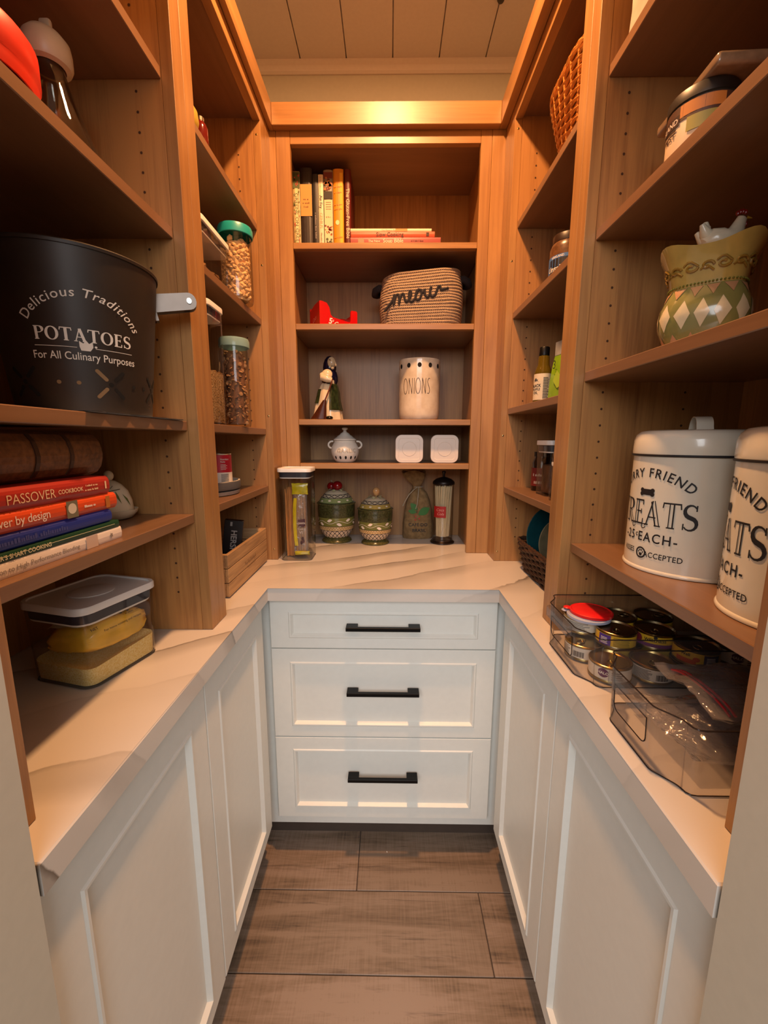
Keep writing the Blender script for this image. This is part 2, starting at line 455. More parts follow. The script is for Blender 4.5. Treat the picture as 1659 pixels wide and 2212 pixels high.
cl = obj('ceiling', MB().box(XWL - .1, XWR + .1, 0.15, YWB + .1, CEIL + .012, CEIL + .06), CEIL_PAINT, kind='structure')
gx = [0.006 + 0.1692 * k for k in range(-5, 6)]
for a, b in zip(gx[:-1], gx[1:]):
    a2, b2 = max(a, XWL), min(b, XWR)
    if b2 - a2 > .01:
        bd = MB().box(a2 + .0018, b2 - .0018, 0.30, YWB - .001, CEIL, CEIL + .0118, 0.0016)
        obj('board', bd, CEIL_PAINT, cl)
obj('wall_back', MB().box(XWL - .1, XWR + .1, YWB, YWB + .1, 0, CEIL + .01), WALL_PAINT, kind='structure')
obj('wall_left', MB().box(XWL - .1, XWL, 0.337, YWB, 0, CEIL + .01), WALL_PAINT, kind='structure')
obj('wall_right', MB().box(XWR, XWR + .1, 0.327, YWB, 0, CEIL + .01), WALL_PAINT, kind='structure')
wf = MB().box(-1.6, -0.339, 0.20, 0.3365, 0, CEIL + .01, 0.003).box(0.309, 1.6, 0.20, 0.3268, 0, CEIL + .01, 0.003).box(-0.339, 0.309, 0.20, 0.3268, 2.00, CEIL + .01)
obj('wall_front', wf, WALL_PAINT, kind='structure')
cr = MB().prism([(YWB, CEIL), (YWB - .024, CEIL), (YWB - .024, CEIL - .006), (YWB - .016, CEIL - .014), (YWB - .013, CEIL - .030), (YWB - .006, CEIL - .036), (YWB, CEIL - .036)], XWL, XWR, 'x')
obj('trim_1', cr, CEIL_PAINT, kind='structure')

# lamp housing round the recessed light
t = thing('recessed_light', 'round recessed ceiling light above the aisle of the pantry', 'light', (LAMP[0], LAMP[1], CEIL))
obj('trim_ring', MB().lathe([(.062, -.001), (.062, -.005), (.045, -.006), (.045, -.001)], 32, cap0=False, cap1=False), WHITE_PLASTIC, t)
lm = NT('lamp_glow'); em = lm.n('ShaderNodeEmission', Color=(1, .62, .3, 1), Strength=4.0); lm.l(em.outputs[0], lm.out.inputs[0])
obj('bulb', MB().lathe([(0.001, -.0035), (.044, -.0030), (.044, -.0006)], 24), lm.m, t)

# ================================================================ worktop
q = NT('veined_quartz')
tc = q.n('ShaderNodeTexCoord')
mp = q.n('ShaderNodeMapping', Vector=tc.outputs['Object']); mp.inputs['Rotation'].default_value = (0, 0, math.radians(-24))
nz = q.n('ShaderNodeTexNoise', Vector=mp.outputs[0], Scale=3.0, Detail=6.0, Roughness=0.6).outputs[0]
nl = q.n('ShaderNodeTexNoise', Vector=mp.outputs[0], Scale=1.6, Detail=2.0).outputs[0]
sx = q.n('ShaderNodeSeparateXYZ', Vector=mp.outputs[0])
ph = q.math('ADD', q.math('ADD', q.math('MULTIPLY', sx.outputs[1], 6.3), q.math('MULTIPLY', sx.outputs[2], 3.0)), q.math('ADD', q.math('MULTIPLY', nz, 0.55), q.math('MULTIPLY', nl, 1.7)))
saw = q.math('FRACT', q.math('ADD', ph, 0.42))
band = q.ramp(saw, [(0.0, (0, 0, 0, 1)), (0.50, (0, 0, 0, 1)), (0.72, (.45, .45, .45, 1)), (0.90, (.55, .55, .55, 1)), (0.955, (1, 1, 1, 1)), (0.97, (0, 0, 0, 1))])
msk = q.ramp(q.n('ShaderNodeTexNoise', Vector=mp.outputs[0], Scale=2.4, Detail=2.0).outputs[0], [(0.40, (0.12, .12, .12, 1)), (0.62, (1, 1, 1, 1))])
fac = q.math('MULTIPLY', band, msk)
col = q.mix(fac, lin('#d0cac2'), lin('#70675d'))
q.bsdf(col, 0.28, 0, None, Coat_Weight=0.1)
QUARTZ = q.m
U = [(XWL + .002, .3375), (-.3386, .3375), (-.3386, 1.1072), (.3082, 1.1072), (.3082, .328), (XWR - .002, .328), (XWR - .002, YWB - .002), (XWL + .002, YWB - .002)]
bm = bmesh.new(); lo = [bm.verts.new((x, y, .876)) for x, y in U]; hi = [bm.verts.new((x, y, ZC)) for x, y in U]
bm.faces.new(lo[::-1]); bm.faces.new(hi)
for j in range(8): bm.faces.new((lo[j], lo[(j + 1) % 8], hi[(j + 1) % 8], hi[j]))
bmesh.ops.bevel(bm, geom=[e for e in bm.edges if all(v.co.z > .9 for v in e.verts)], offset=0.002, segments=1, affect='EDGES')
ct = obj('countertop', MB().bm(bm), QUARTZ)
tag(ct, 'white veined stone countertop running in a U round the pantry', 'countertop')

# ================================================================ base cabinets
def front_mesh(w, h, th, fx, ft, fb, bev, rec):
    """shaker front with a bevelled lip round a recessed field: x across, z up, face at y=0, body behind (+y)"""
    b = MB(); W, H = w / 2, h / 2
    e = .0016
    o0 = [(-W, -H), (W, -H), (W, H), (-W, H)]
    o1 = [(-W + e, -H + e), (W - e, -H + e), (W - e, H - e), (-W + e, H - e)]
    i0 = [(-W + fx, -H + fb), (W - fx, -H + fb), (W - fx, H - ft), (-W + fx, H - ft)]
    def ins(g): return [(x + (g if x < 0 else -g), z + (g if k < 2 else -g)) for k, (x, z) in enumerate(i0)]
    i2 = ins(bev)
    rings = [(o0, th), (o0, e), (o1, 0), (i0, 0), (ins(.0030), -.0026), (ins(bev - .0055), -.0026), (i2, rec)]
    R = [[(x, y, z) for x, z in p] for p, y in rings]
    n = 4; vs = [p for r in R for p in r]; fs = []
    for i in range(len(R) - 1):
        for j in range(4): fs.append((i * 4 + j, i * 4 + (j + 1) % 4, (i + 1) * 4 + (j + 1) % 4, (i + 1) * 4 + j))
    fs.append((3, 2, 1, 0)); fs = [f for f in fs]
    b.add(vs, fs)
    pn = MB().add(R[-1], [(0, 1, 2, 3)]).add([(x, th - .001, z) for x, z in i2], [(3, 2, 1, 0)])
    return b, pn

def handle(parent, w, z, y=-.033):
    h = MB().box(-w / 2, w / 2, y, y + .011, z - .005, z + .006, .001)
    for s in (-1, 1):
        a = s * w / 2; c = s * (w / 2 - .033)
        h.box(min(a, c), max(a, c), y + .0108, -.0002, z - .004, z + .0055, .0008)
    return obj('handle', h, BLACK_METAL, parent, 'black square bar handle')

db = thing('drawer_cabinet', 'white three-drawer base cabinet with black bar handles at the end of the aisle', 'cabinet', (-.015, 1.1365, 0))
bd = MB().box(-.362, .3605, .0205, .655, .1016, .8755)
obj('body', bd, WHITE_PAINT, db)
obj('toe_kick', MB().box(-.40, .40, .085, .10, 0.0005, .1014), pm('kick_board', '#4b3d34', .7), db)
for (z0, z1, ft, fb, hz) in ((.7185, .868, .036, .032, .792), (.4285, .7155, .040, .036, .589), (.1435, .4255, .040, .036, .303)):
    h = z1 - z0; b, pn = front_mesh(.660, h, .0195, .054, ft, fb, .0125, .008)
    d = obj('drawer', b, WHITE_PAINT, db); d.location = (0, 0, (z0 + z1) / 2)
    obj('panel', pn, WHITE_PAINT, d)
    handle(d, .212, hz - (z0 + z1) / 2)

def door_cabinet(name, lab, side):
    # side -1 = left of the aisle, +1 = right; local x runs along the aisle away from the camera on the left
    xf = -.3565 if side < 0 else .3262
    t = thing(name, lab, 'cabinet', (xf, .72, 0), 0)
    s = -side
    xb0, xb1 = (-(.3565 - .3765 + .02) , 0)
    dep = (XWL + .004 - xf) if side < 0 else (XWR - .004 - xf)
    y0 = (.338 if side < 0 else .3285) - .72
    obj('body', MB().box(side * .0205, dep, y0, 1.136 - .72, .1016, .8755), WHITE_PAINT, t)
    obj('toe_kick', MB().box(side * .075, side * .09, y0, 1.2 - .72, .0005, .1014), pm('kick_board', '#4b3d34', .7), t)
    for (ya, yb, f0, f1) in ((y0 + .002, .7315 - .72, .066, .062), (.7345 - .72, 1.103 - .72, .055, .055)):
        w = yb - ya; b, pn = front_mesh(w, .868 - .1435, .0195, .058, .064, .040, .0125, .008)
        M = Matrix.Rotation(PI / 2 if side < 0 else -PI / 2, 4, 'Z')
        d = obj('door', b, WHITE_PAINT, t); d.rotation_euler = (0, 0, PI / 2 if side < 0 else -PI / 2)
        d.location = (0, (ya + yb) / 2, (.868 + .1435) / 2)
        obj('panel', pn, WHITE_PAINT, d)
    return t
door_cabinet('base_cabinet', 'white two-door base cabinet along the left side of the aisle', -1)
door_cabinet('base_cabinet', 'white two-door base cabinet along the right side of the aisle', 1)

# ================================================================ shelf units
ZT = 2.265          # top of the boxes
def holes(parent, pts, y, r=.0024):
    b = MB()
    for x, z in pts:
        b.add([(x + r * math.cos(k * PI / 4), y, z + r * math.sin(k * PI / 4)) for k in range(8)], [tuple(range(7, -1, -1))])
    return obj('pin_holes', b, HOLE, parent, kind='stuff')

def side_unit(lab, side, ya, yb, st_near, st_far, shelves, hz, hcols, near_panel=True):
    """open shelf unit on the worktop: ya..yb = outside of the box along the aisle"""
    xb, xf, xk = ((-.404, -.382, -.715) if side < 0 else (.3825, .361, .695))
    s = side
    t = thing('shelf_unit', lab, 'shelves', (xb, (ya + yb) / 2, ZC)); ox, oy, oz = xb, (ya + yb) / 2, ZC
    def B(x0, x1, y0, y1, z0, z1, bev=0.0): return MB().box(x0 - ox, x1 - ox, y0 - oy, y1 - oy, z0 - oz, z1 - oz, bev)
    e = .0005
    pn = obj('side_panel', B(xb, xk, ya, ya + .018, ZC + e, ZT), PL_Z, t)
    pf = obj('side_panel', B(xb, xk, yb - .018, yb, ZC + e, ZT), PL_Z, t)
    obj('back_panel', B(xk + s * .0002, xk + s * .006, ya, yb, ZC + e, ZT), PL_Z, t)
    obj('top_panel', B(xb, xk, ya + .018, yb - .018, ZT - .018, ZT), SH_Y, t)
    holes(pf, [(x - ox, z - oz) for x in hcols for z in hz], yb - .018 - .0006 - oy)
    for y0, y1 in (st_near, st_far):
        obj('stile', B(xf, xb - s * .0002, y0, y1, ZC + e, 2.30, .0008), W_Z, t)
    obj('top_rail', B(xf + s * .0004, xb - s * .0002, st_near[1] - 0, st_far[0], 2.240, 2.30, .0008), W_Y, t)
    for z in shelves:
        obj('shelf', B(xb + s * .0004, xk - s * .001, ya + .0185, yb - .0185, z - .019, z, .0012), SH_Y, t)
    return t
HZ = [1.0 + .032 * k for k in range(37)]
side_unit('open wooden shelf unit nearest the camera on the left, holding the black potato bucket', -1, .338, .864, (.338, .386), (.846, .8846), (1.965, 1.709, 1.358, 1.170), HZ, (-.450, -.62))
side_unit('open wooden shelf unit farther back on the left, holding clear canisters and the crate', -1, .906, 1.4050, (.8852, .924), (1.387, 1.4395), (1.967, 1.697, 1.358, 1.171), HZ, (-.450, -.62))
side_unit('open wooden shelf unit nearest the camera on the right, holding the two white tins', 1, .329, .874, (.329, .388), (.856, .8896), (1.970, 1.708, 1.4545, 1.110), HZ, (.421, .582))
side_unit('open wooden shelf unit farther back on the right, with a brown basket at its foot', 1, .908, 1.4050, (.8902, .926), (1.387, 1.4395), (1.970, 1.714, 1.424, 1.170), HZ, (.4285, .590))

# back unit
YF = 1.4864
t = thing('shelf_unit', 'open wooden shelf unit on the back wall with cookbooks on its top shelf', 'shelves', (-.015, YF, ZC)); bu = t
def B(x0, x1, y0, y1, z0, z1, bev=0.0): return MB().box(x0 + .015, x1 + .015, y0 - YF, y1 - YF, z0 - ZC, z1 - ZC, bev)
e = .0005
obj('side_panel', B(-.350, -.332, YF + .0205, 1.79, ZC + e, ZT), PL_Z, t); obj('side_panel', B(.302, .320, YF + .0205, 1.79, ZC + e, ZT), PL_Z, t)
obj('back_panel', B(-.332, .302, 1.782, 1.79, ZC + e, ZT), PL_Z, t)
obj('top_panel', B(-.332, .302, YF + .0205, 1.782, ZT - .018, ZT), SH_X, t)
obj('stile', B(-.3620, -.3175, YF, YF + .0198, ZC + e, 2.30, .0008), W_Z, t); obj('stile', B(.2836, .3180, YF, YF + .0198, ZC + e, 2.30, .0008), W_Z, t)
obj('filler_strip', B(-.3995, -.3628, YF, YF + .0198, ZC + e, 2.30, .0008), W_Z, t); obj('filler_strip', B(.3188, .3800, YF, YF + .0198, ZC + e, 2.30, .0008), W_Z, t)
obj('filler_strip', MB().box(-.4 + .015, -.382 + .015, 1.4400 - YF, YF - YF - .0002, e, 2.30 - ZC, .0008), W_Z, t)
obj('filler_strip', MB().box(.361 + .015, .379 + .015, 1.4400 - YF, -.0002, e, 2.30 - ZC, .0008), W_Z, t)
obj('top_rail', B(-.3170, .2831, YF + .0004, YF + .0198, 2.241, 2.30, .0008), W_X, t)
BZ = (1.9575, 1.7083, 1.3936, 1.2402)
for z in BZ: obj('shelf', B(-.3315, .3015, YF + .0206, 1.7815, z - .019, z, .0012), SH_X, t)
for z in BZ: obj('shelf_edge', B(-.3172, .2832, YF + .0006, YF + .0204, z - .019, z, .0012), W_X, t)

# crown boards
t = thing('crown_moulding', 'flat wooden moulding board running round the tops of the shelf units', 'moulding', (-.015, 1.0, 2.277))
def B2(x0, x1, y0, y1): return MB().box(x0 + .015, x1 + .015, y0 - 1.0, y1 - 1.0, 0, .062, .0012)
obj('board', B2(-.3815, -.367, .338, 1.4855), W_Y, t); obj('board', B2(.338, .3606, .329, 1.4855), W_Y, t)
obj('board', B2(-.3668, .3378, 1.460, 1.4855), W_X, t)

# screw heads on the corner stiles
for i, (x, z) in enumerate(((-.394, 2.205), (-.394, 1.852), (-.394, 1.399), (-.394, .952), (.371, 2.216), (.371, 1.862), (.371, 1.338), (.371, .948))):
    sc = MB().lathe([(.0026, 0), (.0026, .0006), (.0012, .0011)], 10, M=Matrix.Rotation(PI / 2, 4, 'X'))
    o = obj('screw', sc, BRASSY)
    tag(o, 'brass screw head on ' + ('left' if x < 0 else 'right') + ' corner stile of the shelves, ' + ('topmost', 'second from top', 'third from top', 'lowest')[i % 4], 'screw', (x, 1.3868, z), group='screws on the corner stiles')

cf = obj('ceiling_fitting', MB().lathe([(.001, -.012), (.009, -.010), (.012, -.004), (.012, -.0002)], 20), pm('dark_fitting', '#3c342c', .5))
tag(cf, 'small dark round fitting on the ceiling boards near the back wall', 'fitting', (.345, 1.570, CEIL))
cm_ = obj('crumb', MB().ico((0, 0, .0018), .0018, None, 0, 1, (1, 1.6, .9), .3), pm('white_crumb', '#efe9dc', .7))
tag(cm_, 'tiny white crumb lying on the floor tiles before the drawers', 'crumb', (-.001, 1.149, .0001), .4)

# ================================================================ shared builders
def pop_container(name, label, loc, rz, w, d, h, group=None, corner=None, band='#3c3a40', shallow=False):
    """clear rounded box with a white push-button lid; parts body, lid (> button), gasket"""
    t = thing(name, label, 'container', loc, rz, group)
    r = corner or min(w, d) * .16; lh = .013
    b = MB().rr([(0, w * .90, d * .90, r), (.004, w * .92, d * .92, r), (h - lh - .001, w * .97, d * .97, r)], 4, cap1=False)
    obj('body', b, CLEAR, t)
    ln = MB().rr([(.0002, w * .905, d * .905, r), (.0016, w * .925, d * .925, r)], 4, cap0=False, cap1=False)
    obj('base_rim', ln, pm('smoky_rim', '#55504c', .3), t)
    gk = MB().rr([(h - lh - .017, w * .945 - .004, d * .945 - .004, r), (h - lh - .0006, w * .955 - .004, d * .955 - .004, r)], 4)
    obj('gasket', gk, pm('gasket_' + band.strip('#'), band, .5), t)
    gl = MB().rr([(h - lh - .0205, w * .93 - .004, d * .93 - .004, r), (h - lh - .0172, w * .94 - .004, d * .94 - .004, r)], 4)
    obj('inner_rim', gl, WHITE_PLASTIC, t, 'white inner rim below the gasket')
    ld_ = MB().rr([(h - lh, w * .97, d * .97, r), (h - lh + .001, w, d, r), (h - .002, w, d, r), (h, w * .985, d * .985, r), (h, w * .93, d * .93, r), (h - .0025, w * .92, d * .92, r)], 4)
    l = obj('lid', ld_, WHITE_PLASTIC, t)
    br = min(w, d) * .25
    obj('button', MB().lathe([(br, h - .0024), (br, h - .0012), (br - .001, h - .0009), (.002, h - .0009)], 28), WHITE_PLASTIC, l)
    return t

def canister(name, label, loc, r, h, lidmat, group=None, lid_h=.022):
    t = thing(name, label, 'canister', loc, 0, group)
    b = MB().lathe([(r * .93, 0), (r * .97, .003), (r, .012), (r, h - lid_h)], 36, cap1=False)
    obj('body', b, CLEAR, t)
    l = MB().lathe([(r + .0022, h - lid_h - .003), (r + .0045, h - lid_h - .002), (r + .0045, h - .008), (r + .002, h - .002), (r * .8, h), (r * .78, h - .003), (.001, h - .003)], 40, cap0=False)
    obj('lid', l, lidmat, t)
    return t

def filler(name, label, cat, shape, mat, loc, rz=0, parts=None):
    return tag(obj(name, shape, mat), label, cat, loc, rz, kind='stuff')

def book(name, label, parent_loc, rz, L, D, T, cover, pages='#e2d6c0', lying=True, marks=None, hard=True, group=None):
    """closed book. lying: spine faces local -y, length along x, thickness up z (origin under the spine's middle)"""
    t = thing(name, label, 'book', parent_loc, rz, group)
    c = .0022 if hard else .0008
    cov = pm('cover_' + cover.strip('#'), cover, .42, 0, .03)
    rd = .0035 if hard else .001
    # case: spine strip and two boards as one bent profile (y,z)
    pr = [(D, 0), (D, c), (rd * 2, c), (rd, c + rd * .6)] + [(c, T / 2)] + [(rd, T - c - rd * .6), (rd * 2, T - c), (D, T - c), (D, T), (rd * 1.2, T), (rd * .35, T * .86), (0.0, T * .72), (-.0004, T / 2), (0.0, T * .28), (rd * .35, T * .14), (rd * 1.2, 0)]
    b = MB().prism(pr, -L / 2, L / 2, 'x')
    obj('cover', b, cov, t)
    pg = MB().box(-L / 2 + .003, L / 2 - .003, c + .0012, D - .003, c + .0002, T - c - .0002)
    obj('pages', pg, PAPER, t)
    if marks:
        ink, mats = marks
        obj('lettering', ink.build(on_plane((0, -.0004, T / 2), (1, 0, 0), (0, 0, 1), (0, -1, 0))), mats, t)
    return t
pt_ = NT('book_pages'); wv = pt_.n('ShaderNodeTexNoise', Vector=pt_.coord((3, 3, 900)), Scale=1.0, Detail=1.0).outputs[0]
pt_.bsdf(pt_.ramp(wv, [(.35, lin('#cfc2a8')), (.65, lin('#ece2cf'))]), .8); PAPER = pt_.m
def inkm(hexc): return pm('ink_' + hexc.strip('#'), hexc, .55, 0, .01)

# ================================================================ left, near unit
# ---- red-lidded bowl and glass syrup jug on the upper shelf
t = thing('glass_bowl', 'round glass bowl with a bright red lid at the top left edge', 'bowl', (-.513, .552, 1.7094))
obj('body', MB().lathe([(.055, 0), (.072, .006), (.080, .022), (.082, .036)], 40, cap1=False).lathe([(.053, .004), (.069, .009), (.077, .023), (.0795, .036)], 40, cap1=False), GLASS, t)
obj('lid', MB().lathe([(.0825, .026), (.0845, .026), (.0865, .036), (.0865, .042), (.0885, .046), (.0885, .074), (.085, .079), (.06, .080), (.058, .077), (.001, .077)], 48, cap0=False), pm('red_lid', '#d8301c', .35, 0, .03), t)
t = thing('syrup_jug', 'clear glass syrup jug with a cream plastic cap beside the red lidded bowl', 'jug', (-.492, .693, 1.7094))
pf = [(.050, 0), (.054, .004), (.054, .020), (.050, .040), (.040, .068), (.029, .098), (.0215, .122), (.0195, .136), (.0195, .160)]
obj('body', MB().lathe(pf, 36, cap1=False).lathe([(r - .0026, z + .004) for r, z in pf[:-1]] + [(.017, .160)], 36, cap1=False), GLASS, t)
cm = pm('cream_plastic', '#b9ab92', .4)
obj('cap', MB().lathe([(.0205, .138), (.0275, .140), (.0300, .146), (.0300, .160), (.0285, .170), (.021, .179), (.012, .183), (.001, .184)], 36, cap0=False), cm, t)
obj('knob', MB().box(-.006, .010, -.004, .004, .1825, .198, .003, seg=2), cm, t)

# ---- potato bucket
BK = thing('potato_bucket', 'large black metal bucket lettered POTATOES on the left shelf', 'bucket', (-.508, .718, 1.3602))
rb, rt, hb = .0935, .1175, .232; tp = (rt - rb) / hb
bkm = pm('black_enamel', '#2c241e', .46, .12, .1, 30)
tub = MB().lathe([(rb * .97, .0), (rb, .002), (rt, hb - .004)], 64, cap1=False).lathe([(rb - .002, .003), (rt - .0018, hb - .004)], 64, cap1=False)
obj('tub', tub, bkm, BK)
obj('rim', MB().lathe([(rt - .002, hb - .005), (rt + .0016, hb - .006), (rt + .0022, hb - .002), (rt, hb), (rt - .002, hb - .002)], 64, cap0=False, cap1=False), bkm, BK)
ink = Ink()
vs, fs = serif_word('POTATOES', .0205, False, .19, .06, .10); ink.raw([(a * .83, b * .86) for a, b in vs], fs, 0, .1010)
ink.text('Delicious Traditions', .0170, 0, .1610, arc=.068, xs=.92, shear=.18, space=1.12, bold=.004)
ink.line([(-.057 + .0036 * i, .0930) for i in range(14)], .0007); ink.line([(.010 + .0036 * i, .0930) for i in range(14)], .0007)
ink.poly([(a, b + .006) for a, b in [(-.006, .083), (.004, .083), (.0075, .0885), (.0072, .096), (.0035, .0925), (.0, .0975), (-.0035, .0925), (-.0075, .096), (-.0075, .0885)]]); ink.disc(.0105, .0955, .0015)
ink.text('For All Culinary Purposes', .0150, 0, .0760, space=1.0, bold=.006, xs=.78)
face = math.atan2(-.718, .508) + math.radians(3)
obj('lettering', ink.build(on_cyl(rb + .0004, face, 0, tp)), WHITE_INK, BK, 'worn white lettering on the bucket')
sl = Ink()
for c0 in (-.082, .026, .108):
    for sx in (-1, 1):
        for sz in (-1, 1):
            p0 = (c0 + sx * .006, .044 + sz * .007); p1 = (c0 + sx * .0165, .044 + sz * .0185)
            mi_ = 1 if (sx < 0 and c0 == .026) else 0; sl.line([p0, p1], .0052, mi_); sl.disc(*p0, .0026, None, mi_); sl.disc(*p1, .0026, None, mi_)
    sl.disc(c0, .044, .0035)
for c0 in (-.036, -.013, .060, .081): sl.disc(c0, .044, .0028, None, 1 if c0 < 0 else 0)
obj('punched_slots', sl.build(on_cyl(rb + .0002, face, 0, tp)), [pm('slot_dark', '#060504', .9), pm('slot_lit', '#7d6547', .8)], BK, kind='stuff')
ear = thing_ang = math.atan2(.062, .146)
em_ = pm('grey_steel_ear', '#6e645c', .4, .8)
def earM(): return Matrix.Translation((.099, .066, .196)) @ Matrix.Rotation(math.radians(25), 4, 'Z') @ Matrix.Rotation(math.radians(-12), 4, 'Y') @ Matrix.Diagonal((1.15, 1.25, 1.35, 1))
pl = [(-.008, -.010)] + [(.044 + .0105 * math.cos(math.radians(a)), .0105 * math.sin(math.radians(a))) for a in range(-90, 91, 20)] + [(-.008, .012)]
obj('handle_ear', MB().prism(pl, -.0075, -.0055, 'y', M=earM()).prism(pl, .0055, .0075, 'y', M=earM()).box(-.010, -.006, -.0075, .0075, -.020, .012, M=earM()), em_, BK, 'grey metal handle bracket on the rim')
obj('handle_bolt', MB().lathe([(.0036, -.0095), (.0036, .0095)], 12, M=earM() @ Matrix.Translation((.044, 0, 0)) @ Matrix.Rotation(PI / 2, 4, 'X')), STEEL, BK)

# ---- folded paper below the bucket
nb = 14; vs = []; fs = []
for j in range(2):
    for i in range(nb + 1):
        for k in range(7):
            yy = -.135 + .265 * i / nb; xx = -.115 + .121 * k / 6 + .004 * math.sin(i * 2.1)
            zz = .0004 + .0009 * (1 - j) + (0.0028 * max(0, math.sin(i * .9)) ** 2 if (i > 11) else 0)
            vs.append((xx, yy, zz))
W7 = 7
for j in range(2):
    o = j * (nb + 1) * W7
    for i in range(nb):
        for k in range(6):
            f = (o + i * W7 + k, o + (i + 1) * W7 + k, o + (i + 1) * W7 + k + 1, o + i * W7 + k + 1); fs.append(f if j else f[::-1])
pa = obj('paper', MB().add(vs, fs, 0, True), pm('newsprint', '#b9bcc0', .8, 0, .25, 60))
tag(pa, 'crumpled grey and white paper sheet lying under the black bucket', 'paper', (-.404, .700, 1.3584))

# ---- stack of five cookbooks + leather volume, spines towards the aisle
XS = -.420
def lbook(label, y1, L, D, z0, T, cover, ink, mats, hard=True):
    return book('cookbook', label, (XS - .0005, y1 - L / 2, z0), PI / 2, L, D, T, cover, marks=(ink, mats), hard=hard, group='cookbooks stacked on the left shelf')
WI, GI = inkm('#e9ddd2'), inkm('#8d847e')
i1 = Ink().text('Introduction to High Performance Blending', .0088, .0475, -.0030, space=1.0, align='RIGHT').rect(.0600, .0830, -.0086, .0086, 1)
i1.poly([(.1130 + .0042 * math.cos(a * PI / 5) * (1 if a % 2 else .55), .0042 * math.sin(a * PI / 5) * (1 if a % 2 else .55)) for a in range(10)])
lbook('thin white cookbook lying at the bottom of the left stack', .636, .277, .20, 1.1702, .0175, '#e6dbd0', i1, [GI, inkm('#c9b3a3')], False)
i2 = Ink().text('KERR\'S SMART COOKING', .0072, .004, -.0026, align='RIGHT', bold=.01).line([(-.135 + .02 * k, .0008) for k in range(14)], .0006)
lbook('thin dark green cookbook second from the bottom of the left stack', .632, .273, .21, 1.1879, .0112, '#10402a', i2, [inkm('#e5dcb4')], False)
i3 = Ink().greek(-.100, .042, -.0030, .0058, 0, 6)
lbook('dark blue cookbook in the middle of the left stack', .617, .259, .205, 1.1993, .0190, '#1c2f86', i3, [inkm('#3c4488')])
i4 = Ink().text('Passover by design', .0148, .0045, -.0042, align='RIGHT', space=.95, xs=.95).rect(.0305, .0505, -.0112, .0112, 1).disc(.0405, .001, .0075, .007, 2)
i4.greek(.063, .087, -.0016, .0034, 0, 5).rect(.1060, .1150, -.0085, .0085, 3)
lbook('orange cookbook with white serif title second from the top of the stack', .632, .265, .205, 1.2185, .0235, '#d04a1e', i4, [WI, inkm('#6f6a55'), inkm('#cfc6b4'), inkm('#b06a2a')])
i5 = Ink().text('PASSOVER', .0165, .0270, -.0060, align='RIGHT', bold=-.008, space=.98, xs=.92).text('COOKBOOK', .0078, .0530, -.0028, align='CENTER', bold=.012, xs=.95)
i5.greek(.080, .104, .0018, .0026, 0, 3).greek(.078, .106, -.0040, .0026, 0, 4).rect(.1190, .1222, -.0050, .0060, 0)
lbook('red cookbook lettered PASSOVER at the top of the left stack', .619, .260, .205, 1.2422, .0260, '#a52a20', i5, [inkm('#e6c9a0')])
t = thing('leather_book', 'thick brown leather-bound book lying on top of the cookbook stack', 'book', (-.437, .497, 1.2684), PI / 2)
L, D, T = .275, .19, .0645
prf = [(D, 0), (.022, 0), (.010, .005), (.003, .014), (0, .024), (-.0012, T / 2), (0, T - .024), (.003, T - .014), (.010, T - .005), (.022, T), (D, T), (D, T - .004), (.02, T - .004), (.012, T / 2), (.02, .004), (D, .004)]
lm_ = NT('brown_leather'); nz = lm_.n('ShaderNodeTexNoise', Vector=lm_.coord(), Scale=160, Detail=4).outputs[0]; n2 = lm_.n('ShaderNodeTexNoise', Vector=lm_.coord(), Scale=14, Detail=3).outputs[0]
lm_.bsdf(lm_.ramp(lm_.math('ADD', lm_.math('MULTIPLY', nz, .5), lm_.math('MULTIPLY', n2, .5)), [(.36, lin('#4a2a15')), (.62, lin('#7d4d28'))]), .5, 0, nz, .3)
obj('cover', MB().prism(prf, -L / 2, L / 2, 'x'), lm_.m, t)
obj('pages', MB().box(-L / 2 + .004, L / 2 - .004, .0125, D - .004, .0043, T - .0043), PAPER, t)
for xb_ in (-.045, .018, .075):
    obj('raised_band', MB().prism([(p[0] - .0016, p[1]) for p in prf[2:9]] + [(p[0] + .0006, p[1]) for p in prf[2:9]][::-1], xb_ - .003, xb_ + .003, 'x'), pm('dark_leather', '#3c2110', .5), t)

# ---- butter dome
t = thing('butter_dome', 'small cream ceramic dome dish with painted leaves behind the book stack', 'dish', (-.536, .789, 1.1704))
ck = pm('cream_glaze', '#d9cfb4', .18, 0, .02)
obj('dish', MB().lathe([(.026, 0), (.034, .002), (.043, .012), (.0445, .018), (.0425, .018), (.034, .010), (.001, .008)], 40), ck, t)
obj('dome', MB().lathe([(.0365, .0125), (.037, .020), (.036, .034), (.030, .053), (.020, .066), (.010, .073), (.001, .075)], 40, cap0=False), ck, t)
obj('knob', MB().ball((0, 0, .083), .009, .009, .010), ck, t)
ik = Ink()
for a, b, dx in ((-.012, .052, .006), (.006, .056, .004), (.018, .050, .008)): ik.poly([(a, b), (a + dx, b - .010), (a + dx + .002, b - .024), (a + dx - .004, b - .012)])
ik.line([(-.016, .060), (-.006, .0555), (.006, .0575), (.018, .0585)], .001, 1); ik.line([(-.008, .064), (-.002, .061), (.004, .065)], .001, 1)
def on_dome(x, y, e):
    r = .0375 if y < .030 else .0375 - (y - .030) * .34 - max(0, y - .05) ** 2 * 22; a = math.radians(-50) + x / .034
    r += .0012 + e; return (r * math.cos(a), r * math.sin(a), y)
obj('painted_leaves', ik.build(on_dome), [inkm('#5f6b2c'), inkm('#2e2a1c')], t)

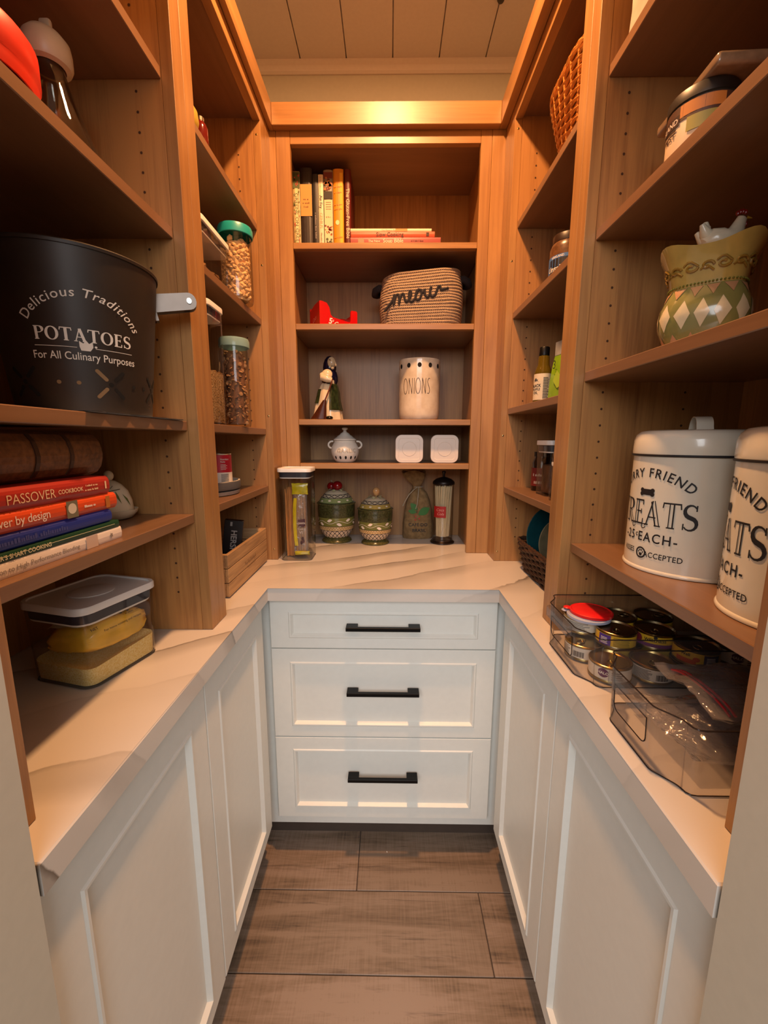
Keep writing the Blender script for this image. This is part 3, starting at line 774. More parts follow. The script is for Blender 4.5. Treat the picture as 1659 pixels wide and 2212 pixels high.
# ---- corn-meal container on the worktop
BL = (-.531, .704, ZC); RZ = math.radians(-14.5)
pop_container('storage_container', 'clear wide container with white lid holding yellow corn meal on the worktop', BL, RZ, .142, .160, .143, band='#34323c', corner=.022)
ml = NT('corn_meal'); nz = ml.n('ShaderNodeTexNoise', Vector=ml.coord(), Scale=420, Detail=2).outputs[0]
ml.bsdf(ml.ramp(nz, [(.35, lin('#e8cc78')), (.65, lin('#f8e9ac'))]), .9, 0, nz, .5, .002)
secs = []
bm = bmesh.new()
rings = []
for z in (.0045, .010, .039):
    rings.append([(x, y, z + (0 if z < .03 else .004 * math.sin(y * 30 + .6) + .002 * math.sin(x * 60))) for x, y in rrect(.123 + z * .08, .139 + z * .08, .018, 6)])
b = MB().loft(rings, True, True, False); n = len(rings[0])
top = rings[-1]; b.add(top + [(x * .55, y * .55, z - .013) for x, y, z in top] + [(0, 0, .022)], [(j, (j + 1) % n, n + (j + 1) % n, n + j) for j in range(n)] + [(n + j, n + (j + 1) % n, 2 * n) for j in range(n)], 0, True)
filler('corn_meal', 'yellow corn meal filling the bottom of the clear container on the left worktop', 'corn meal', b, ml.m, BL, RZ)
# bag of meal inside
t = thing('flour_bag', 'yellow and clear plastic bag of meal lying inside the left container', 'bag', (BL[0] + .004, BL[1] + .002, BL[2] + .0680), RZ)
ybag = pm('yellow_bag_film', '#efbd3c', .3, 0, .12, 30, Coat_Weight=.3)
bm = bmesh.new(); bmesh.ops.create_cube(bm, size=1.0); bmesh.ops.subdivide_edges(bm, edges=bm.edges, cuts=7, use_grid_fill=True)
rd = random.Random(3)
for v in bm.verts:
    x, y, z = v.co; k = 1 - .32 * (abs(y * 2) ** 4) * .5; kz = 1 - .45 * (abs(y * 2) ** 3) - .25 * (abs(x * 2) ** 4)
    v.co = Vector((x * .108 * k, y * .120, z * .055 * kz + .003 * math.sin(y * 40) * (1 if z > 0 else .2))) + Vector((rd.uniform(-1, 1), rd.uniform(-1, 1), rd.uniform(-1, 1))) * .0011
    v.co = Matrix.Rotation(math.radians(-8), 4, 'Y') @ v.co
obj('bag', MB().bm(bm, 0, True), ybag, t, ang=70)
clr = MB(); vs = []; fs = []
for i in range(9):
    for j in range(7):
        x = -.046 + .082 * i / 8; y = -.055 + .110 * j / 6; z = .0280 * (1 - .35 * (abs(y) / .064) ** 3 - .2 * (abs(x) / .056) ** 4) + .0045 + .0012 * math.sin(i * 1.7 + j)
        vs.append(tuple(Matrix.Rotation(math.radians(-8), 4, 'Y') @ Vector((x, y, z))))
for i in range(8):
    for j in range(6): fs.append((i * 7 + j, (i + 1) * 7 + j, (i + 1) * 7 + j + 1, i * 7 + j + 1))
obj('window_panel', MB().add(vs, fs, 0, True), pm('cloudy_film', '#cfc8ae', .25, 0, .12, 40), t, 'cloudy window in the bag')
ik = Ink().text('NET WT 24 OZ (1 LB 8 OZ) 680g', .0072, .0, .004, bold=.01).text('For home cooking and recipes', .0062, .004, -.006, shear=.3)
for k in range(16): ik.disc(-.03 + rd.uniform(0, .06), .012 + rd.uniform(0, .008), rd.uniform(.0012, .003), rd.uniform(.0008, .0018), n=7)
Rb = Matrix.Rotation(math.radians(-8), 4, 'Y')
u = Vector((0, 1, 0)); v_ = Rb @ Vector((-.62, 0, .78)); n_ = Rb @ Vector((.78, 0, .62))
obj('lettering', ik.build(on_plane(Rb @ Vector((.0490, 0, .0110)) + n_ * .0035, u, v_, n_)), [BLACK_INK], t)

# ================================================================ left, far unit
t = thing('glass_bottle', 'dark red glass bottle standing on the highest shelf at the back left', 'bottle', (-.432, 1.075, 1.9674))
obj('body', MB().lathe([(.014, 0), (.016, .003), (.016, .05), (.012, .060), (.008, .064)], 24), pm('dark_red_glass', '#5e1410', .12, 0, .05), t)
obj('cap', MB().lathe([(.0085, .0642), (.0085, .072), (.001, .074)], 20, cap0=False), STEEL, t)
t = thing('small_bottle', 'small round yellow bottle beside the dark red one on the highest left shelf', 'bottle', (-.437, 1.012, 1.9674))
obj('body', MB().lathe([(.012, 0), (.022, .008), (.026, .026), (.024, .044), (.014, .060), (.008, .066)], 24), pm('lemon_plastic', '#a8933a', .4), t)
obj('cap', MB().lathe([(.008, .0662), (.008, .074), (.001, .076)], 16, cap0=False), pm('olive_cap', '#7a7a34', .4), t)

pop_container('storage_container', 'low clear container with white lid beside the teal canister', (-.475, 1.108, 1.6974), 0, .105, .185, .125)
def bread_ends():
    b = MB(); r = random.Random(5)
    for k in range(26): b.ico((r.uniform(-.035, .035), r.uniform(-.075, .075), .012 + r.uniform(0, .022)), .009, None, 0, 1, (1, 1.3, .7), .3)
    return b
filler('dried_food', 'brown dried pieces in the bottom of the low clear container, upper left', 'food', bread_ends(), pm('brown_pieces', '#8a6238', .8, 0, .3, 50), (-.475, 1.108, 1.6995))
canister('canister', 'round clear canister with a teal lid full of pale crackers', (-.423, 1.243, 1.6974), .0415, .193, pm('teal_lid', '#1f9a97', .35, 0, .02))
r = random.Random(11); b = MB()
b.lathe([(.026, .006), (.027, .150), (.001, .152)], 20)
for k in range(230):
    z = .013 + .146 * (k / 230); a = k * 2.399963; rad = .0282 if k < 205 else .026 * r.random()
    b.ico((rad * math.cos(a), rad * math.sin(a), z), .0100 * r.uniform(.85, 1.08), Matrix.Rotation(r.uniform(0, 6), 3, (r.random(), r.random(), .4)), 0, 1, (1, .9, .62), .12)
filler('crackers', 'pale round crackers filling the teal-lidded canister', 'crackers', b, pm('cracker', '#e0b47c', .8, 0, .10, 60), (-.423, 1.243, 1.6974))

pop_container('storage_container', 'tall clear container with white lid, half full of oats', (-.462, 1.050, 1.3584), 0, .100, .102, .280)
b = MB().rr([(.0045, .086, .088, .014), (.006, .0868, .0888, .014), (.124, .089, .091, .014)], 4)
r = random.Random(4)
for k in range(300): b.ico((r.uniform(-.041, .041), r.uniform(-.042, .042), .1255 + r.uniform(0, .003)), .0035, Matrix.Rotation(r.uniform(0, 3), 3, 'Z'), 0, 1, (1, .8, .35), .3)
ot = NT('oats'); vz = ot.n('ShaderNodeTexVoronoi', Vector=ot.coord(), Scale=260); ot.bsdf(ot.ramp(vz.outputs[0], [(.1, lin('#d9b684')), (.75, lin('#9a7442'))]), .9, 0, vz.outputs[0], .5, .002)
filler('oats', 'pale rolled oats filling the lower half of the tall clear container', 'oats', b, ot.m, (-.462, 1.050, 1.3584))
gl_lid = clear('frosted_teal_lid', '#bfe0da', '#7fa9a2', .9, .15, .45, '#a9cdc6')
canister('canister', 'round clear canister with a frosted pale green lid full of granola', (-.423, 1.187, 1.3584), .0355, .234, gl_lid)
r = random.Random(21); b = MB()
b.lathe([(.024, .006), (.025, .190), (.001, .192)], 18, 1)
for k in range(420):
    z = .007 + .190 * (k / 420); a = r.uniform(0, 2 * PI); rad = .0278 * (r.random() ** .25)
    b.ico((rad * math.cos(a), rad * math.sin(a), z), .0060 * r.uniform(.6, 1.15), Matrix.Rotation(r.uniform(0, 6), 3, (r.random(), r.random(), .4)), 0 if r.random() < .62 else 1, 1, (1, .9, .4), .25)
filler('granola', 'brown flaky granola filling the pale green lidded canister', 'granola', b, [pm('granola_a', '#a87c52', .85, 0, .25, 80), pm('granola_b', '#7a5236', .85, 0, .25, 80)], (-.423, 1.187, 1.3584))

# ---- turntable with cans
t = thing('turntable', 'grey round turntable with pale lining holding cans on a left shelf', 'turntable', (-.552, 1.162, 1.1714))
obj('base', MB().lathe([(.118, 0), (.124, .002), (.126, .011), (.110, .013), (.001, .013)], 56), pm('light_grey_plastic', '#8b8a8c', .5), t)
obj('tray', MB().lathe([(.110, .0148), (.1265, .0155), (.128, .020), (.128, .036), (.1262, .038)], 56, cap1=False), pm('charcoal_plastic', '#5b5c60', .55), t)
obj('lining', MB().lathe([(.1262, .038), (.1225, .038), (.1215, .0215), (.001, .021)], 56, cap0=False), pm('cream_lining', '#e4dccb', .5), t, 'cream lining inside the tray')
def food_can(label, loc, r, h, rz, bandcol, ink=None, mats=None, lower=None, group=None, name='food_can', top=STEEL):
    t = thing(name, label, 'can', loc, rz, group)
    obj('tin', MB().lathe([(r * .93, 0), (r, .001), (r, .004), (r - .0008, .005), (r - .0008, h - .004), (r, h - .003), (r, h - .0008), (r - .0012, h), (r - .003, h - .0035), (r * .80, h - .0035), (r * .78, h - .0028), (r * .4, h - .0028), (.001, h - .0025)], 40), top, t)
    s = MB().lathe([(r - .0004, .0052), (r - .0004, h * .44 if lower else h - .0045)], 40, cap0=False, cap1=False, mi=1 if lower else 0)
    ms = [bandcol]
    if lower: s.lathe([(r - .0004, h * .44), (r - .0004, h - .0045)], 40, 0, cap0=False, cap1=False); ms = [bandcol, lower]
    obj('paper_label', s, ms, t)
    if ink: obj('lettering', ink.build(on_cyl(r, 0, 0)), mats, t)
    return t
ik = Ink().text('Nutrition', .0062, -.002, .074, align='LEFT', bold=.012).text('Facts', .0062, -.002, .0675, align='LEFT', bold=.012)
for k in range(5): ik.rect(-.002, .012 + .004 * (k % 2), .0615 - k * .0032, .0624 - k * .0032)
for k in range(7): ik.rect(-.002, .020, .035 - k * .0032, .0362 - k * .0032, 1)
for k in range(9): ik.rect(.004 + k * .0022, .0052 + k * .0022 + .0004 * (k % 3), .0065, .0125, 1, 1)
for a, c in ((-.030, .026), (-.024, .018), (-.033, .014), (-.026, .031)): ik.disc(a, c, .0055, .004, 2)
food_can('red and white labelled food can at the front of the grey turntable', (-.470, 1.150, 1.1938), .034, .092, math.radians(-58), pm('red_label', '#b3122a', .45), ik, [WHITE_INK, inkm('#4b4646'), inkm('#6d3524')], pm('white_label', '#e3d9cd', .5), 'cans on the turntable')
food_can('food can with dark label standing behind the red and white can', (-.560, 1.185, 1.1930), .036, .105, 0, pm('dark_label', '#5a5148', .5), None, None, None, 'cans on the turntable')

# ---- wooden crate
CR = thing('wooden_crate', 'weathered wooden slatted crate on the left worktop', 'crate', (-.504, 1.1965, ZC))
cw = wood('weathered_slat', 1, '#6d4f33', '#c09a6c', .75, 1.5, 1.1); cwx = wood('weathered_end', 0, '#6d4f33', '#b58e62', .75, 1.5, 1.1)
hx, hy = .0915, .1695
for k, (z0, z1) in enumerate(((.004, .040), (.0415, .0785), (.080, .117))):
    for s in (-1, 1): obj('slat', MB().box(s * hx, s * (hx - .009), -hy, hy, z0, z1, .0012), cw, CR)
    for s in (-1, 1): obj('end_slat', MB().box(-hx + .0092, hx - .0092, s * hy, s * (hy - .009), z0, z1, .0012), cwx, CR)
for sx in (-1, 1):
    for sy in (-1, 1): obj('corner_post', MB().box(sx * (hx - .0093), sx * (hx - .0223), sy * (hy - .0093), sy * (hy - .0223), .0002, .114, .001), cw, CR)
obj('bottom_board', MB().box(-hx + .01, hx - .01, -hy + .01, hy - .01, .004, .009), cw, CR)
ik = Ink()
for zz, aa, bb, kk in ((.056, -.048, .052, 1.0), (.041, -.030, .045, .6)): ik.line([(aa + (bb - aa) * i / 60, zz + .0055 * kk * math.sin(i * 1.35) + .003 * kk * math.sin(i * .47)) for i in range(61)], .0011)

obj('stamped_lettering', ik.build(on_plane((hx + .0002, .0, 0), (0, 1, 0), (0, 0, 1), (1, 0, 0))), inkm('#7a5c3e'), CR)
t = thing('chocolate_box', 'black chocolate box lettered HERSHEY tilted up in the crate', 'box', (-.470, 1.176, ZC + .011), math.radians(14))
Mt = Matrix.Rotation(math.radians(8), 4, 'Y')
obj('carton', MB().box(-.026, .026, -.010, .010, .004, .170, .0008, M=Mt), pm('black_carton', '#15100f', .35), t)
ik = Ink().text('HERSHEY', .0225, -.013, 0, rot=-PI / 2, bold=.02).rect(-.018, -.012, .058, .070, 1)
obj('lettering', ik.build(lambda x, y, e: tuple(Mt @ Vector((x + .008, -.0106 - e, .095 + y)))), [inkm('#9a938e'), inkm('#8a8580')], t)
for k, (lx, ly, lz, cc, ll) in enumerate(((-.452, 1.285, .034, '#2a56a0', 'blue wrapped snack packet at the back of the crate'), (-.462, 1.090, .050, '#a88f74', 'tan plastic wrapped snack packet at the front of the crate'), (-.535, 1.105, .046, '#8f7660', 'brown wrapped snack packet behind the tan packet in the crate'))):
    rr_ = random.Random(k); bm = bmesh.new(); bmesh.ops.create_cube(bm, size=1.0); bmesh.ops.subdivide_edges(bm, edges=bm.edges, cuts=5, use_grid_fill=True)
    for v in bm.verts:
        x, y, z = v.co; kz = 1 - .6 * abs(x * 2) ** 3; v.co = Vector((x * (.060 if k else .045), y * (.050 if k else .05), z * .042 * kz)) + Vector([rr_.uniform(-.002, .002) for _ in range(3)])
        v.co = Matrix.Rotation(math.radians((50, 12, -12)[k]), 4, 'Y') @ v.co
    mnz = min(v.co.z for v in bm.verts)
    o = obj('snack_packet', MB().bm(bm, 0, True), pm('film_' + cc.strip('#'), cc, .22, 0, .2, 40, Coat_Weight=.4), ang=60)
    tag(o, ll, 'packet', (lx, ly, ZC + (.011 if k < 1 else .030) - mnz + (0, .010, .006)[k]))

# ================================================================ back unit, top shelf: cookbooks
def ubook(label, x0, T, H, cover, ink, mats, hard=True, D=.17, y=1.575):
    kb = min(1.12, .485 * T / max(abs(b) for vs, _, _ in ink.p for _, b in vs))
    ink.p = [([(a * 1.16, b * kb) for a, b in vs], fs, mi) for vs, fs, mi in ink.p]
    t = book('cookbook', label, (x0, y, BZ[0] + H / 2 + .0004), 0, H, D, T, cover, marks=(ink, mats), hard=hard, group='cookbooks upright on the back top shelf')
    t.rotation_euler = (0, PI / 2, 0); return t
rd = random.Random(8)
k1 = Ink().rect(-.109, -.066, -.0135, .0135, 2)
for k in range(70): k1.disc(rd.uniform(-.106, .106), rd.uniform(-.0105, .0105), rd.uniform(.002, .004), rd.uniform(.0015, .003), rd.choice((1, 2, 3)), 7)
k1.rect(-.066, .108, -.006, .006, 4).text('GREENE ON GREENS', .0168, .022, -.0058, bold=-.004, xs=.96, mi=5)
ubook('cookbook with speckled green and cream spine at the left end of the row', -.3312, .0235, .257, '#b9a878', k1, [BLACK_INK, inkm('#6d7438'), inkm('#57623a'), inkm('#b5443a'), inkm('#e4d7a6'), inkm('#3a2c20')], False)
k2 = Ink().rect(-.072, .012, -.0172, .0172, 0).greek(-.009, .009, 0, .0048, 1, 1, PI / 2, -.030, 0).greek(-.011, .011, 0, .0048, 1, 2, PI / 2, -.020, 0).greek(-.008, .008, 0, .0048, 1, 3, PI / 2, -.010, 0).rect(.100, .112, -.0172, .0172, 2)
ubook('thick black cookbook with an orange label on its spine', -.3065, .0400, .268, '#2c2526', k2, [inkm('#d79a52'), inkm('#6e4a24'), inkm('#c4803c')])
k3 = Ink().greek(-.005, .065, -.0022, .0042, 0, 2)
ubook('thin black cookbook beside the orange labelled one', -.2645, .0185, .249, '#1c1a1d', k3, [inkm('#8a8486')], False)
k4 = Ink().text('Air Fry', .0120, -.052, -.0040, align='LEFT', bold=.006).text('GENIUS', .0120, -.006, -.0040, align='LEFT', mi=1).text('Meredith Laurence', .0062, .072, -.0022, mi=2).greek(-.100, -.072, -.0022, .0040, 1, 4)
ubook('slim white cookbook lettered Air Fry in the upright row', -.2447, .0165, .247, '#e2d5bb', k4, [inkm('#3d4a55'), inkm('#c9b78f'), inkm('#5b4b3c')], False)
k5 = Ink().rect(-.106, -.090, -.0135, .0135, 0)
for k in range(26): k5.disc(rd.uniform(-.092, -.062), rd.uniform(-.0105, .0105), rd.uniform(.002, .005), None, rd.choice((0, 2)), 8)
k5.rect(-.056, -.036, -.0125, .0125, 3).rect(-.034, .104, -.0125, .0125, 1)
for k in range(4): k5.rect(-.028 + .006 * k, -.0262 + .006 * k, -.008, .008, 4)
k5.greek(-.008, .008, 0, .004, 4, 7, PI / 2, .014, 0)
for k in range(20): k5.disc(rd.uniform(.035, .062), rd.uniform(-.010, .010), rd.uniform(.0015, .0035), None, rd.choice((2, 5)), 7)
for k in range(22): k5.disc(rd.uniform(.070, .098), rd.uniform(-.010, .010), rd.uniform(.002, .0045), None, rd.choice((3, 6)), 7)
ubook('cookbook with food photographs and a cream label on its spine', -.2270, .0315, .261, '#8d8071', k5, [inkm('#6d2a24'), inkm('#e2d2ae'), inkm('#b5713e'), inkm('#241c1a'), inkm('#8d7a62'), inkm('#7a3020'), inkm('#4d5a3c')])
k6 = Ink().rect(-.103, .103, .0045, .0135, 1)
for z in (-.065, -.050, -.018, -.006, .070, .086): k6.greek(-.012, .012, 0, .0040, 2, int(z * 1000) + 200, PI / 2, z, 0)
k6.disc(.028, -.0035, .007, .006, 3, 9)
ubook('golden yellow cookbook standing second from the right end of the row', -.1945, .0350, .264, '#d8901c', k6, [BLACK_INK, inkm('#f0b82c'), inkm('#b3701a'), inkm('#ecdcae')])
k7 = Ink().text('The Gluten-Free Bible', .0148, .004, -.0045, bold=.004)
ubook('dark red cookbook lettered The Gluten-Free Bible at the right end', -.1562, .0215, .263, '#5a1512', k7, [inkm('#e5d3bb')])
def fbook(label, x0, L, z0, T, cover, ink, mats, hard=False, y=1.535, rz=0.0):
    return book('cookbook', label, (x0 + L / 2, y, z0), rz, L, .19, T, cover, marks=(ink, mats), hard=hard, group='cookbooks lying flat on the back top shelf')
f1 = Ink().rect(-.126, -.106, -.0120, .0145, 1).text('The New', .0105, -.072, .0030, align='CENTER', bold=.01).text('Soup Bible', .0160, -.008, .0020, bold=.01).greek(.052, .095, .005, .0042, 2, 9)
fbook('red cookbook lettered The New Soup Bible at the bottom of the flat pile', -.1335, .303, BZ[0] + .0004, .0355, '#8f1512', f1, [inkm('#ecdcc4'), inkm('#9a8468'), inkm('#5e100e')])
f2 = Ink().text('Slow Cooking', .0162, -.010, -.0052, bold=.006).rect(.112, .1215, -.0055, .0055, 1)
fbook('orange cookbook lettered Slow Cooking in the middle of the flat pile', -.1320, .281, BZ[0] + .0361, .0180, '#b9481a', f2, [inkm('#2c0b05'), inkm('#3a1008')])
f3 = Ink().text('The Modern Menu', .0072, -.005, -.0026).rect(.015, .055, -.004, .004, 1)
fbook('thin white cookbook on top of the flat pile', -.1335, .272, BZ[0] + .0543, .0098, '#e6d2b2', f3, [inkm('#b58a5c'), inkm('#c98f50')], False, 1.537, .006)

# ================================================================ second shelf: red carrier and rope basket
RC = thing('bottle_carrier', 'small glossy red drink carrier with white script on the back shelf', 'carrier', (-.205, 1.606, BZ[1] + .0004), math.radians(27))
redm = pm('red_enamel', '#c30d12', .25, 0, .04, 30, Coat_Weight=.5)
L, W = .140, .115
pl = [(-L / 2, 0), (L / 2, 0), (L / 2, .062), (L / 2 - .004, .066), (L / 2 - .022, .066), (L / 2 - .025, .062), (L / 2 - .026, .030), (L / 2 - .030, .026), (-L / 2 + .048, .036), (-L / 2 + .040, .044), (-L / 2 + .036, .066), (-L / 2 + .026, .080), (-L / 2 + .010, .084), (-L / 2, .084)]
for s in (-1, 1): obj('side_board', MB().prism(pl, s * W / 2, s * (W / 2 - .006), 'y'), redm, RC)
obj('end_board', MB().prism([(-W / 2 + .006, 0), (W / 2 - .006, 0), (W / 2 - .006, .074), (0, .084), (-W / 2 + .006, .084)], -L / 2, -L / 2 + .006, 'x'), redm, RC)
obj('end_board', MB().box(L / 2 - .006, L / 2, -W / 2 + .006, W / 2 - .006, 0, .062), redm, RC)
obj('bottom_board', MB().box(-L / 2 + .006, L / 2 - .006, -W / 2 + .006, W / 2 - .006, .0005, .005), redm, RC)
ik = Ink().text('5', .026, -.032, .014, shear=.2, bold=.03).text('c', .013, -.0215, .021, shear=.2, bold=.02).text('Coca-Cola', .0215, .022, .007, shear=.35, space=.9, bold=.006)
obj('lettering', ik.build(on_plane((0, -W / 2, 0), (1, 0, 0), (0, 0, 1), (0, -1, 0))), [WHITE_INK], RC)
ik = Ink().text('Coca', .020, 0, .030, shear=.35, rot=.2)
obj('lettering', ik.build(on_plane((-L / 2, 0, 0), (0, -1, 0), (0, 0, 1), (-1, 0, 0))), [inkm('#d98d84')], RC)

RB = thing('rope_basket', 'grey rope basket with meow spelled out in dark cord', 'basket', (.112, 1.612, BZ[1] + .0022), math.radians(-5))
rp = NT('jute_rope'); v = rp.coord((1, 1, 1), rnd=False)
w1 = rp.n('ShaderNodeTexWave', Vector=v, Scale=95.0, Distortion=2.0, Detail=2.0); w1.bands_direction = 'DIAGONAL'
n1 = rp.n('ShaderNodeTexNoise', Vector=v, Scale=260.0, Detail=3.0).outputs[0]
f_ = rp.math('ADD', rp.math('MULTIPLY', w1.outputs[1], .45), rp.math('MULTIPLY', n1, .6))
rp.bsdf(rp.ramp(f_, [(.3, lin('#75604c')), (.7, lin('#c2a88c'))]), .9, 0, f_, .6, .002)
nc = 19; hb_ = .180; b = MB()
for k in range(nc):
    z = .0052 + (hb_ - .010) * k / (nc - 1); f = .5 + .5 * k / (nc - 1)
    w = .272 + .016 * math.sin(PI * k / (nc - 1)) - .006 * k / nc; d = .160 + .010 * math.sin(PI * k / (nc - 1))
    tilt = .020 * (k / (nc - 1))
    pts = [(x, y, z + tilt * x / .28 * 1.0 + .0012 * math.sin(x * 60 + k)) for x, y in rrect(w, d, .062, 7)]
    pts2 = []
    for i in range(len(pts)):
        p, q_ = Vector(pts[i]), Vector(pts[(i + 1) % len(pts)]); m = max(1, int((q_ - p).length / .02))
        for j in range(m): pts2.append(p.lerp(q_, j / m))
    b.tube(pts2, .0055, 6, closed=True)
obj('rope_coils', b, rp.m, RB)
obj('basket_floor', MB().rr([(.001, .258, .150, .06), (.005, .258, .150, .06)], 6), rp.m, RB)
dk = pm('charcoal_felt', '#26242a', .95, 0, .15, 120)
for s in (-1, 1):
    x0 = s * .132; pts = [Vector((x0 - s * .006, -.030, .150 + s * .010)), Vector((x0 + s * .016, -.030, .153 + s * .010)), Vector((x0 + s * .030, -.022, .148 + s * .01)), Vector((x0 + s * .035, 0, .142 + s * .01)), Vector((x0 + s * .030, .022, .148 + s * .01)), Vector((x0 + s * .016, .030, .153 + s * .01)), Vector((x0 - s * .006, .030, .150 + s * .01))]
    obj('handle', MB().tube(pts, .0125, 10), dk, RB)
# cord lettering, drawn as one long stroke per word (zoom-trace in basket units)
def mw(p): return ((p[0] - 755) / 6.9125 * .00166, (760 - p[1]) / 6.9125 * .00166 + .050)
ms_ = [[(240, 720), (300, 650), (355, 590), (385, 510), (375, 580), (375, 650), (385, 600), (410, 525), (440, 520), (452, 580), (450, 650), (465, 580), (490, 520), (515, 520), (530, 580), (555, 625), (590, 600), (620, 545), (618, 495), (600, 495), (590, 550), (600, 615), (640, 630), (680, 590), (700, 520), (740, 480), (700, 500), (685, 560), (700, 615), (735, 615), (765, 560), (765, 500), (745, 490), (790, 530), (810, 490), (820, 560), (850, 600), (880, 570), (890, 500), (905, 470), (890, 520), (905, 590), (950, 590), (980, 530), (1000, 480), (1030, 480), (1040, 520), (1090, 520), (1165, 500)]]
b = MB()
for st in ms_:
    pts = [mw(p) for p in st]; sm = []
    for i in range(len(pts) - 1):
        p0, p1, p2, p3 = (Vector(pts[max(i - 1, 0)]), Vector(pts[i]), Vector(pts[i + 1]), Vector(pts[min(i + 2, len(pts) - 1)]))
        for k in range(3):
            u = k / 3; sm.append(.5 * ((2 * p1) + (p2 - p0) * u + (2 * p0 - 5 * p1 + 4 * p2 - p3) * u * u + (3 * p1 - p0 - 3 * p2 + p3) * u ** 3))
    b.tube([(p.x, -.0895 - .001 * (1 - (p.x / .1) ** 2), p.y + .012 * p.x / .14) for p in sm], .0042, 7)
obj('cord_lettering', b, dk, RB)
for k, (x, y, h, cc, ll) in enumerate(((.072, -.02, .052, '#b98e62', 'tan paper pouch sticking up at the right of the rope basket'), (-.012, -.01, .046, '#8a5a3c', 'brown pouch poking out of the middle of the rope basket'), (-.080, .0, .040, '#4a4a2c', 'olive green pouch poking out at the left of the rope basket'))):
    rr_ = random.Random(k + 30); bm = bmesh.new(); bmesh.ops.create_cube(bm, size=1.0); bmesh.ops.subdivide_edges(bm, edges=bm.edges, cuts=3, use_grid_fill=True)
    for v in bm.verts:
        x_, y_, z_ = v.co; v.co = Vector((x_ * .055, y_ * .03 * (1 - .7 * max(0, z_ + .1)), z_ * .13)) + Vector([rr_.uniform(-.004, .004) for _ in range(3)])
        v.co = Matrix.Rotation(math.radians((6, -6, 4)[k]), 4, 'Y') @ v.co
    o = obj('treat_pouch', MB().bm(bm, 0, True), pm('pouch_' + cc.strip('#'), cc, .4, 0, .2, 30), ang=60)
    tag(o, ll, 'pouch', (.112 + x, 1.612 + y, BZ[1] + .140 + (0.0, -.006, -.012)[k]))

# ================================================================ third shelf: figurine and onion crock
FG = thing('figurine', 'glazed ceramic figurine of an old woman in a navy headscarf with a broom', 'figurine', (-.2265, 1.580, BZ[2] + .0004))
cream = pm('cream_ceramic', '#d8c3a0', .15, 0, .05, 50); navy = pm('navy_glaze', '#0d0d26', .1, 0, .1); grn = pm('dark_green_glaze', '#26301a', .12, 0, .4, 90); brn = pm('brown_glaze', '#5a280f', .32, 0, .25, 160)
def rip(prof, n, amp, freq, sx=1, sy=.78, off=None, a0=0, a1=2 * PI):
    closed = (a1 - a0) > 6.2; rings = []
    for r, z in prof:
        ox = off(z) if off else 0
        rings.append([(ox + sx * (r + amp * r * math.sin(freq * (a0 + (a1 - a0) * j / n))) * math.cos(a0 + (a1 - a0) * j / n), sy * (r + amp * r * math.sin(freq * (a0 + (a1 - a0) * j / n))) * math.sin(a0 + (a1 - a0) * j / n), z) for j in range(n if closed else n + 1)])
    return rings, closed
lean = lambda z: -.002 + .016 * (z / .2) ** 2 * (1 if z < .14 else .9)
rg, c_ = rip([(.056, 0), (.054, .012), (.049, .04), (.044, .07), (.039, .10), (.030, .125), (.024, .134)], 48, .05, 9, off=lean)
obj('skirt', MB().loft(rg, True), cream, FG)
rg, c_ = rip([(.0555, .036), (.0515, .05), (.0465, .07), (.0415, .10), (.033, .124), (.026, .134)], 30, .03, 9, off=lean, a0=math.radians(-78), a1=math.radians(60))
obj('apron', MB().loft(rg, False, False, False), grn, FG)
rg, c_ = rip([(.050, .060), (.0465, .07), (.0420, .095), (.039, .11)], 10, .03, 9, off=lean, a0=math.radians(-165), a1=math.radians(-128))
obj('apron', MB().loft(rg, False, False, False), grn, FG)
tb = MB().lathe([(.025, .128), (.030, .140), (.030, .155), (.026, .170), (.018, .182), (.012, .190)], 28, sy=.85, M=Matrix.Translation((.0085, 0, 0)))
obj('torso', tb, navy, FG)
obj('blouse', MB().ball((.0015, -.012, .158), .0225, .020, .023, 20, 14), cream, FG)
# arm with hand
obj('sleeve', MB().tube([(-.016, -.020, .160), (-.012, -.033, .148), (.004, -.036, .143), (.020, -.034, .139)], [.010, .0125, .0125, .009], 10), cream, FG)
hd = MB().ball((.0225, -.035, .133), .0062, .0055, .0062, 10, 8)
for k in range(4): hd.tube([(.0245, -.039, .1375 - .0032 * k), (.0275, -.0405, .1365 - .0032 * k), (.0285, -.038, .1355 - .0032 * k)], .0014, 6)
hd.tube([(.019, -.038, .137), (.021, -.042, .1365), (.0245, -.043, .135)], .0016, 6)
obj('hand', hd, cream, FG)
obj('headscarf', MB().lathe([(.012, .168), (.022, .172), (.0245, .184), (.0235, .200), (.0195, .214), (.012, .2245), (.001, .229)], 28, M=Matrix.Translation((.007, .004, 0)) @ Matrix.Rotation(math.radians(4), 4, 'Y') @ Matrix.Translation((-.012, 0, 0)), sy=.9, cap0=True), navy, FG)
fc = MB().ball((.0165, -.0085, .2025), .0155, .0150, .0215, 20, 14)
fc.tube([(.027, -.0185, .209), (.0318, -.023, .200), (.0345, -.0255, .1915), (.0335, -.025, .1885)], [.0022, .0034, .0040, .002], 8)
fc.ball((.0215, -.019, .1835), .0062, .0058, .0055, 10, 8)
for dx, dy in ((.0125, -.0225), (.0275, -.0135)): fc.ball((dx, dy, .2085), .0034, .0016, .0022, 8, 6)
obj('face', fc, pm('grey_cream_glaze', '#b9aa8d', .15), FG)
ey = MB().tube([(.0085, -.0225, .2135), (.0125, -.0243, .2120), (.0165, -.0240, .2095)], .0009, 6).tube([(.0255, -.0175, .2085), (.0285, -.0140, .2095)], .0008, 6).tube([(.0165, -.0232, .1905), (.0215, -.0238, .1890), (.0255, -.0215, .1895)], .0008, 6)
ey.ball((.0128, -.0243, .2085), .0011, .0009, .0011, 8, 6).ball((.0283, -.0147, .2085), .0010, .0009, .0011, 8, 6)
